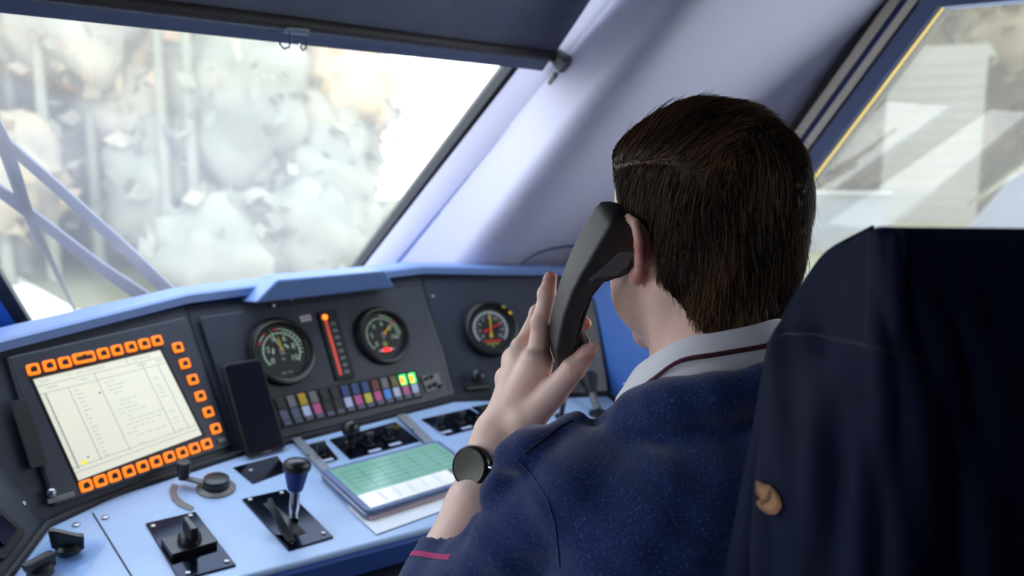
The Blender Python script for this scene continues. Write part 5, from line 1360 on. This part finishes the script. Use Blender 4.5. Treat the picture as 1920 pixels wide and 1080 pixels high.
# trousers
lv = Vol(np.array(HIP)-W(.3, .25, .55), np.array(HIP)+W(.55, .75, .15), .008)
TFW = nrm(W(.35, .94, 0)); TLW = W(-TFW[1], TFW[0], 0)
lv.ell(HIP+W(0, 0, -.03), (.175, .15, .12), 0)
for s in (1, -1):
    hp = HIP+TLW*s*.09+W(0, 0, -.05); kn_ = hp+TFW*.40+TLW*s*.06+W(0, 0, -.0); an = kn_+TFW*.06+W(0, 0, -.42)
    lv.chain([hp, kn_, an], [.088, .066, .052], .04)
lV, lQ = lv.mesh(); np_mesh('trousers', lV, lQ, 'trouser', person)
for s in (1, -1):
    hp = HIP+TLW*s*.09+W(0, 0, -.05); an = hp+TFW*.46+TLW*s*.06+W(0, 0, -.42)
    MB().loft([[an+TFW*f+TLW*(w_*cos(a))+W(0, 0, -.06+h_*max(0, sin(a))+.0) for a in np.linspace(0, 2*pi, 17)[:-1]] for f, w_, h_ in ((-.09, .03, .07), (-.05, .042, .10), (.03, .045, .09), (.10, .048, .055), (.16, .044, .045), (.19, .02, .03))], closed=True, caps=True).build('shoe', 'black_plastic', person)

# ------------------------------------------------------------------ wristwatch
wn_ = nrm(-R_*.50-F_*.84+U_*.16); wc = WR+wn_*.0335+R_*-.006
wup = nrm(FA_DIR-wn_*(FA_DIR@wn_)); wx = np.cross(wup, wn_)
wt = thing('wristwatch', 'round dark wristwatch with black strap on the left wrist', 'watch', frame(wc, wx, wup, wn_))
MB().lathe([(.0195, -.008), (.0225, -.006), (.0230, .000), (.0222, .003), (.0205, .0042), (.0200, .0036), (0, .0036)], 48).build('case', 'black_plastic', wt)
MB().lathe([(.0200, .0037), (.0192, .0044), (0, .0046)], 48).build('dial', 'watch_face', wt)
MB().lathe([(0, 0), (.003, 0), (.003, .004), (0, .004)], 12, (.0225, .004, -.001), ax=(1, 0, 0)).build('crown', 'chrome', wt)
rows = []
inv = frame(wc, wx, wup, wn_).inverted()
cl = np.array(inv@Vector(WR)); 
for k in range(33):
    a = 2*pi*k/32; c_, s_ = sin(a), cos(a)
    rx, rz = .0345, .0325
    base_ = W(cl[0]+c_*rx, 0, cl[2]+s_*rz); o_ = W(c_, 0, s_)
    rows.append([base_+W(0, -.0105, 0), base_+W(0, -.0105, 0)+o_*.003, base_+W(0, .0105, 0)+o_*.003, base_+W(0, .0105, 0)])
MB().loft(rows, closed=True).build('strap', 'matte_black', wt)

# ------------------------------------------------------------------ telephone handset
E0, M0 = at(1146, 452, .842), at(1050, 662, .905)
hA = nrm(M0-E0)                                           # ear -> mouth
_v = nrm(CAM-E0); _v = nrm(_v-hA*(_v@hA)); _w = np.cross(_v, hA); _w = _w if _w@R_ < 0 else -_w
hN = -nrm(_v*.45+_w*.89)                                 # towards the head
hS = np.cross(hA, hN)
hs = thing('telephone_handset', 'black telephone handset held to the ear by the left hand', 'handset', frame(E0, hA, hS, hN))
hl = np.linalg.norm(M0-E0)
def rrect(x, hw, z0, z1, r=.007, n=4):
    q = []; r = min(r, .0048)
    for cy, cz, a0 in ((hw-r, z0+r, -pi/2), (hw-r, z1-r, 0), (-hw+r, z1-r, pi/2), (-hw+r, z0+r, pi)):
        for k in range(n+1):
            a = a0+pi/2*k/n; q.append(W(x, cy+r*cos(a), cz+r*sin(a)))
    return q
L = hl
secs = [(-.034, .016, -.014, .012, .008), (-.030, .021, -.019, .022, .008), (-.022, .0235, -.021, .0245, .007), (.000, .0240, -.0235, .0245, .007), (.018, .0240, -.0255, .0235, .007), (.026, .0235, -.026, .016, .007), (.034, .0225, -.0265, .002, .007), (.046, .0215, -.0265, -.003, .007),
        (L*.40, .0205, -.0265, -.004, .007), (L*.6, .0200, -.024, -.002, .007), (L*.78, .0200, -.019, .003, .007), (L*.90, .0205, -.015, .009, .007), (L*.98, .0205, -.010, .014, .007), (L*1.06, .0195, -.004, .016, .007), (L*1.10, .014, .002, .013, .005)]
MB().loft([rrect(*q) for q in secs], closed=True, caps=True).build('shell', 'handset_black', hs, angle=70)
MB().loft([rrect(x, hw, z0, z1, .006) for x, hw, z0, z1 in ((-.026, .0195, .020, .0275), (-.0, .0205, .022, .0285), (.020, .0200, .019, .0268))], closed=True, caps=True).build('earpiece', 'handset_grey', hs, bevel=.001)
MB().loft([rrect(x, hw, z0, z1, .001, 2) for x, hw, z0, z1 in ((.030, .0215, .008, .0095), (.036, .0205, -.001, .0015), (L*.4, .0185, -.005, -.0025), (L*.78, .0185, .002, .0045), (L*.95, .018, .0115, .0145))], closed=True, caps=True).build('inner_cover', 'handset_grey', hs)
MB().lathe([(0, 0), (.004, 0), (.004, .002), (0, .003)], 12, (-.031, -.01, -.012), ax=(-.8, 0, -.5)).build('screw', 'screw_metal', hs)
sg_ = 1 if hS@(CAM-E0) > 0 else -1
rim = [onp(x, y, E0+hS*sg_*.0240, hS) for x, y in ((1161, 473), (1191, 471), (1176, 500), (1157, 516), (1118, 521), (1108, 529), (1104, 524), (1124, 507))]
rim = [(float((p-E0)@hA), sg_*.0232, float((p-E0)@hN)) for p in rim]
MB().prism(rim, (0, sg_*.0016, 0)).build('earpiece_rim', 'handset_rim', hs, smooth=False, bevel=.0005)
m_ = MB().slab(L*.80, L*1.02, -.012, .012, .012, .022, .004); m_.build('push_to_talk_bar', 'worn_grey', hs, bevel=.002)

# ------------------------------------------------------------------ driver's seat and the jacket over it
SY = radians(38); SF, SR = W(sin(SY), cos(SY), 0), W(cos(SY), -sin(SY), 0)
so_ = at(1636, 433, .50)                                   # top left rear corner
seatM = frame(W(so_[0], so_[1], 0)+SR*.23, SR, SF, W(0, 0, 1))
ds = thing('driver_chair', 'high backed dark driver chair under the draped jacket', 'chair', seatM)
ztop = so_[2]
rows = []
for z, hw, y0, y1 in ((.55, .20, .012, .10), (.8, .21, .010, .11), (1.05, .205, .008, .11), (ztop-.08, .19, .010, .10), (ztop-.02, .17, .018, .085), (ztop-.006, .15, .03, .07)):
    q = []
    r = min(.03, (y1-y0)/2-.001)
    for cx, cy, a0 in ((hw-r, y0+r, -pi/2), (hw-r, y1-r, 0), (-hw+r, y1-r, pi/2), (-hw+r, y0+r, pi)):
        for k in range(5): a = a0+pi/2*k/4; q.append(W(cx+r*cos(a), cy+r*sin(a), z))
    rows.append(q)
MB().loft(rows, closed=True, caps=True).build('backrest', 'seat_cloth', ds)
MB().slab(-.24, .24, .04, .50, .40, .50, .06).build('cushion', 'seat_cloth', ds, bevel=.02, seg=3)
MB().lathe([(.20, 0), (.20, .03), (.06, .06), (.05, .38), (.14, .40), (0, .40)], 28, (0, .25, 0)).build('pedestal', 'wall_dark', ds)
# jacket: columns run from the front left edge round the back to the right, rows from the shoulder down
def SL(x, y, z): return W(so_[0], so_[1], 0)+SR*x+SF*y+W(0, 0, z)
edge = [(1640, 431, .50), (1548, 474, .60), (1536, 486, .615)]
top_back = [at(1636, 431, .500), at(1700, 431, .503), at(1800, 432, .506), at(1920, 433, .510), at(2060, 433, .515), at(2200, 434, .52)]
rowsJ = []
# profile table: for each row list of (px, py, depth) for columns: front edge, left silhouette, mid side, seam, back...
tab = [
 [(1640, 426, .585), (1570, 462, .580), (1606, 447, .545), (1636, 431, .500), (1700, 431, .500), (1800, 432, .503), (1930, 433, .508), (2200, 435, .52)],
 [(1600, 470, .63), (1537, 484, .615), (1588, 476, .560), (1637, 450, .497), (1700, 452, .492), (1800, 453, .495), (1930, 454, .500), (2230, 455, .51)],
 [(1560, 540, .64), (1500, 540, .622), (1572, 540, .565), (1635, 535, .494), (1700, 530, .486), (1800, 530, .490), (1930, 530, .495), (2260, 530, .505)],
 [(1520, 610, .645), (1460, 604, .628), (1556, 606, .568), (1632, 600, .493), (1704, 600, .484), (1800, 600, .487), (1930, 600, .492), (2280, 600, .505)],
 [(1500, 650, .65), (1444, 640, .612), (1546, 642, .556), (1630, 648, .490), (1704, 650, .482), (1800, 650, .485), (1930, 650, .490), (2290, 650, .505)],
 [(1490, 720, .65), (1436, 700, .590), (1530, 700, .540), (1622, 715, .496), (1700, 720, .480), (1800, 720, .484), (1930, 720, .489), (2300, 720, .505)],
 [(1480, 820, .65), (1427, 800, .572), (1518, 810, .532), (1612, 820, .498), (1696, 820, .480), (1800, 820, .485), (1930, 820, .489), (2300, 820, .505)],
 [(1470, 930, .65), (1418, 920, .560), (1512, 925, .528), (1602, 930, .500), (1690, 930, .482), (1800, 930, .486), (1930, 930, .489), (2300, 930, .505)],
 [(1460, 1080, .65), (1412, 1085, .560), (1506, 1085, .528), (1592, 1085, .500), (1684, 1085, .484), (1800, 1085, .488), (1930, 1085, .49), (2300, 1085, .505)],
 [(1450, 1400, .66), (1400, 1400, .565), (1500, 1400, .528), (1584, 1400, .500), (1680, 1400, .488), (1800, 1400, .49), (1930, 1400, .493), (2300, 1400, .505)],
]
G = np.array([[at(*q) for q in r] for r in tab])
def rs(G, nr, nc):
    A = np.stack([refine(G[:, j], nr) for j in range(G.shape[1])], 1); return np.stack([refine(A[i], nc) for i in range(nr)], 0)
Gs = rs(G, 70, 90)
for _ in range(14):
    t_ = Gs.copy(); t_[:, 1:-1] = Gs[:, 1:-1]*.5+(Gs[:, :-2]+Gs[:, 2:])*.25; Gs = t_.copy(); t_[1:-1] = Gs[1:-1]*.5+(Gs[:-2]+Gs[2:])*.25; t_[:3] = Gs[:3]; Gs = t_
ri_, ci_ = np.meshgrid(np.linspace(0, 1, 70), np.linspace(0, 1, 90), indexing='ij')
Nn = np.cross(np.gradient(Gs, axis=1), np.gradient(Gs, axis=0)); Nn /= np.linalg.norm(Nn, axis=2, keepdims=True)+1e-9
fold = .004*np.exp(-((ci_-.52-.03*ri_)/.018)**2)*sst(.03, .1, ri_)*sst(.5, .2, ri_)+.005*np.exp(-((ci_-.36+.05*ri_)/.04)**2)*sst(.42, .6, ri_)+.004*np.sin(ci_*38+ri_*4)*sst(.35, .8, ri_)*.6+.0012*np.sin(ci_*60-ri_*16)*sst(.12, .3, ri_)
sg = np.sign((Nn*(CAM-Gs)).sum(2, keepdims=True)); Gs = Gs+Nn*sg*fold[..., None]
jk = thing('jacket', 'dark navy jacket draped over the seat back in the right foreground', 'jacket', Matrix.Identity(4))
jk.location = (0, 0, 0)
m_ = MB().loft([list(r) for r in Gs]); o = m_.build('body', 'jacket_cloth', jk, angle=80); o.name = 'shell'; so = o.modifiers.new('s', 'SOLIDIFY'); so.thickness = .002; so.offset = 1
JV = BVHTree.FromPolygons([Vector(v) for v in m_.v], m_.f)
def onj(x, y, h=0.0):
    r = nrm(ray(x, y)); hit = JV.ray_cast(Vector(CAM), Vector(r)); 
    if hit[0] is None: return None
    n = np.array(hit[1]); n = n if n@r < 0 else -n
    return np.array(hit[0])+n*h
def jline(pts, r, nm='seam', mt='jacket_seam', h=.0012):
    q = []
    for (a, b), (c, d) in zip(pts[:-1], pts[1:]):
        for t in np.linspace(0, 1, 9)[:-1]:
            p = onj(a+(c-a)*t, b+(d-b)*t, h)
            if p is not None: q.append(p)
    if len(q) > 3: MB().tube(q, r, 6).build(nm, mt, jk)
jline([(1635, 440), (1634, 520), (1631, 600), (1628, 648)], .0014)
jline([(1448, 638), (1480, 628), (1539, 632), (1600, 643), (1628, 648), (1700, 668), (1760, 690)], .0013)
# hanging front panel behind the left edge
fp = [[at(1446, 640, .640), at(1436, 700, .645), at(1418, 800, .655), at(1398, 900, .66), at(1362, 1080, .665), at(1300, 1400, .67)],
      [at(1452, 650, .632), at(1442, 720, .632), at(1432, 800, .64), at(1426, 900, .645), at(1420, 1080, .645), at(1410, 1400, .65)],
      [at(1490, 660, .64), at(1480, 720, .64), at(1480, 800, .645), at(1475, 900, .65), at(1470, 1080, .65), at(1470, 1400, .65)]]
fp = [refine(np.array(q), 30) for q in fp]
rows = [list(fp[0]), list(fp[0]*.6+fp[1]*.4+F_*-.006), list(fp[1]), list(fp[2])]
o = MB().loft(rows).build('front_panel', 'jacket_cloth', jk, angle=80); so = o.modifiers.new('s', 'SOLIDIFY'); so.thickness = .003
# round leather badge with a curled animal outline
bc = onj(1452, 935, .0022); b1_, b2_ = onj(1462, 935, .0022), onj(1452, 945, .0022)
if bc is not None:
    n0 = nrm(np.cross(nrm(b1_-bc), -nrm(b2_-bc))); n0 = n0 if n0@(CAM-bc) > 0 else -n0
    bc = bc+n0*.002; bn = nrm(n0*.78+nrm(CAM-bc)*.22); by = nrm(W(0, 0, 1)-bn*bn[2]); bx = np.cross(by, bn)
    K_ = 3.5e-5*np.linalg.norm(bc-CAM)/.58
    bp = lambda q, z: [((x-490)*K_*1.2, (540-y)*K_*.85, z) for x, y in q]
    out = [(225, 270), (255, 245), (310, 280), (440, 265), (475, 235), (510, 268), (600, 320), (690, 410), (745, 520), (748, 620), (712, 730), (650, 790), (560, 830), (480, 830), (400, 800), (330, 750), (300, 690), (310, 660), (366, 660), (340, 600), (285, 540), (248, 460)]
    m_ = MB().prism(bp(out, -.001), (0, 0, .0030))
    bd = m_.build('leather_badge', 'leather', jk, frame(bc, bx, by, bn), smooth=False, bevel=.0003); bd['label'] = 'round tan leather badge with a fox outline'
    g_m = MB()
    for q, r_ in (([(262, 290), (275, 400), (295, 480), (340, 560), (390, 640), (440, 580), (480, 500), (495, 350)], .00042), ([(300, 322), (380, 326), (480, 312)], .00035), ([(505, 300), (620, 380), (685, 480), (700, 600), (665, 700), (585, 762), (500, 782), (420, 745), (366, 700)], .00038), ([(510, 350), (540, 440), (512, 560), (445, 640), (400, 690)], .0007), ([(355, 490), (370, 500)], .0005)):
        g_m.tube(bp(q, .0020), r_, 6)
    g_m.build('engraving', 'leather_dark', bd)
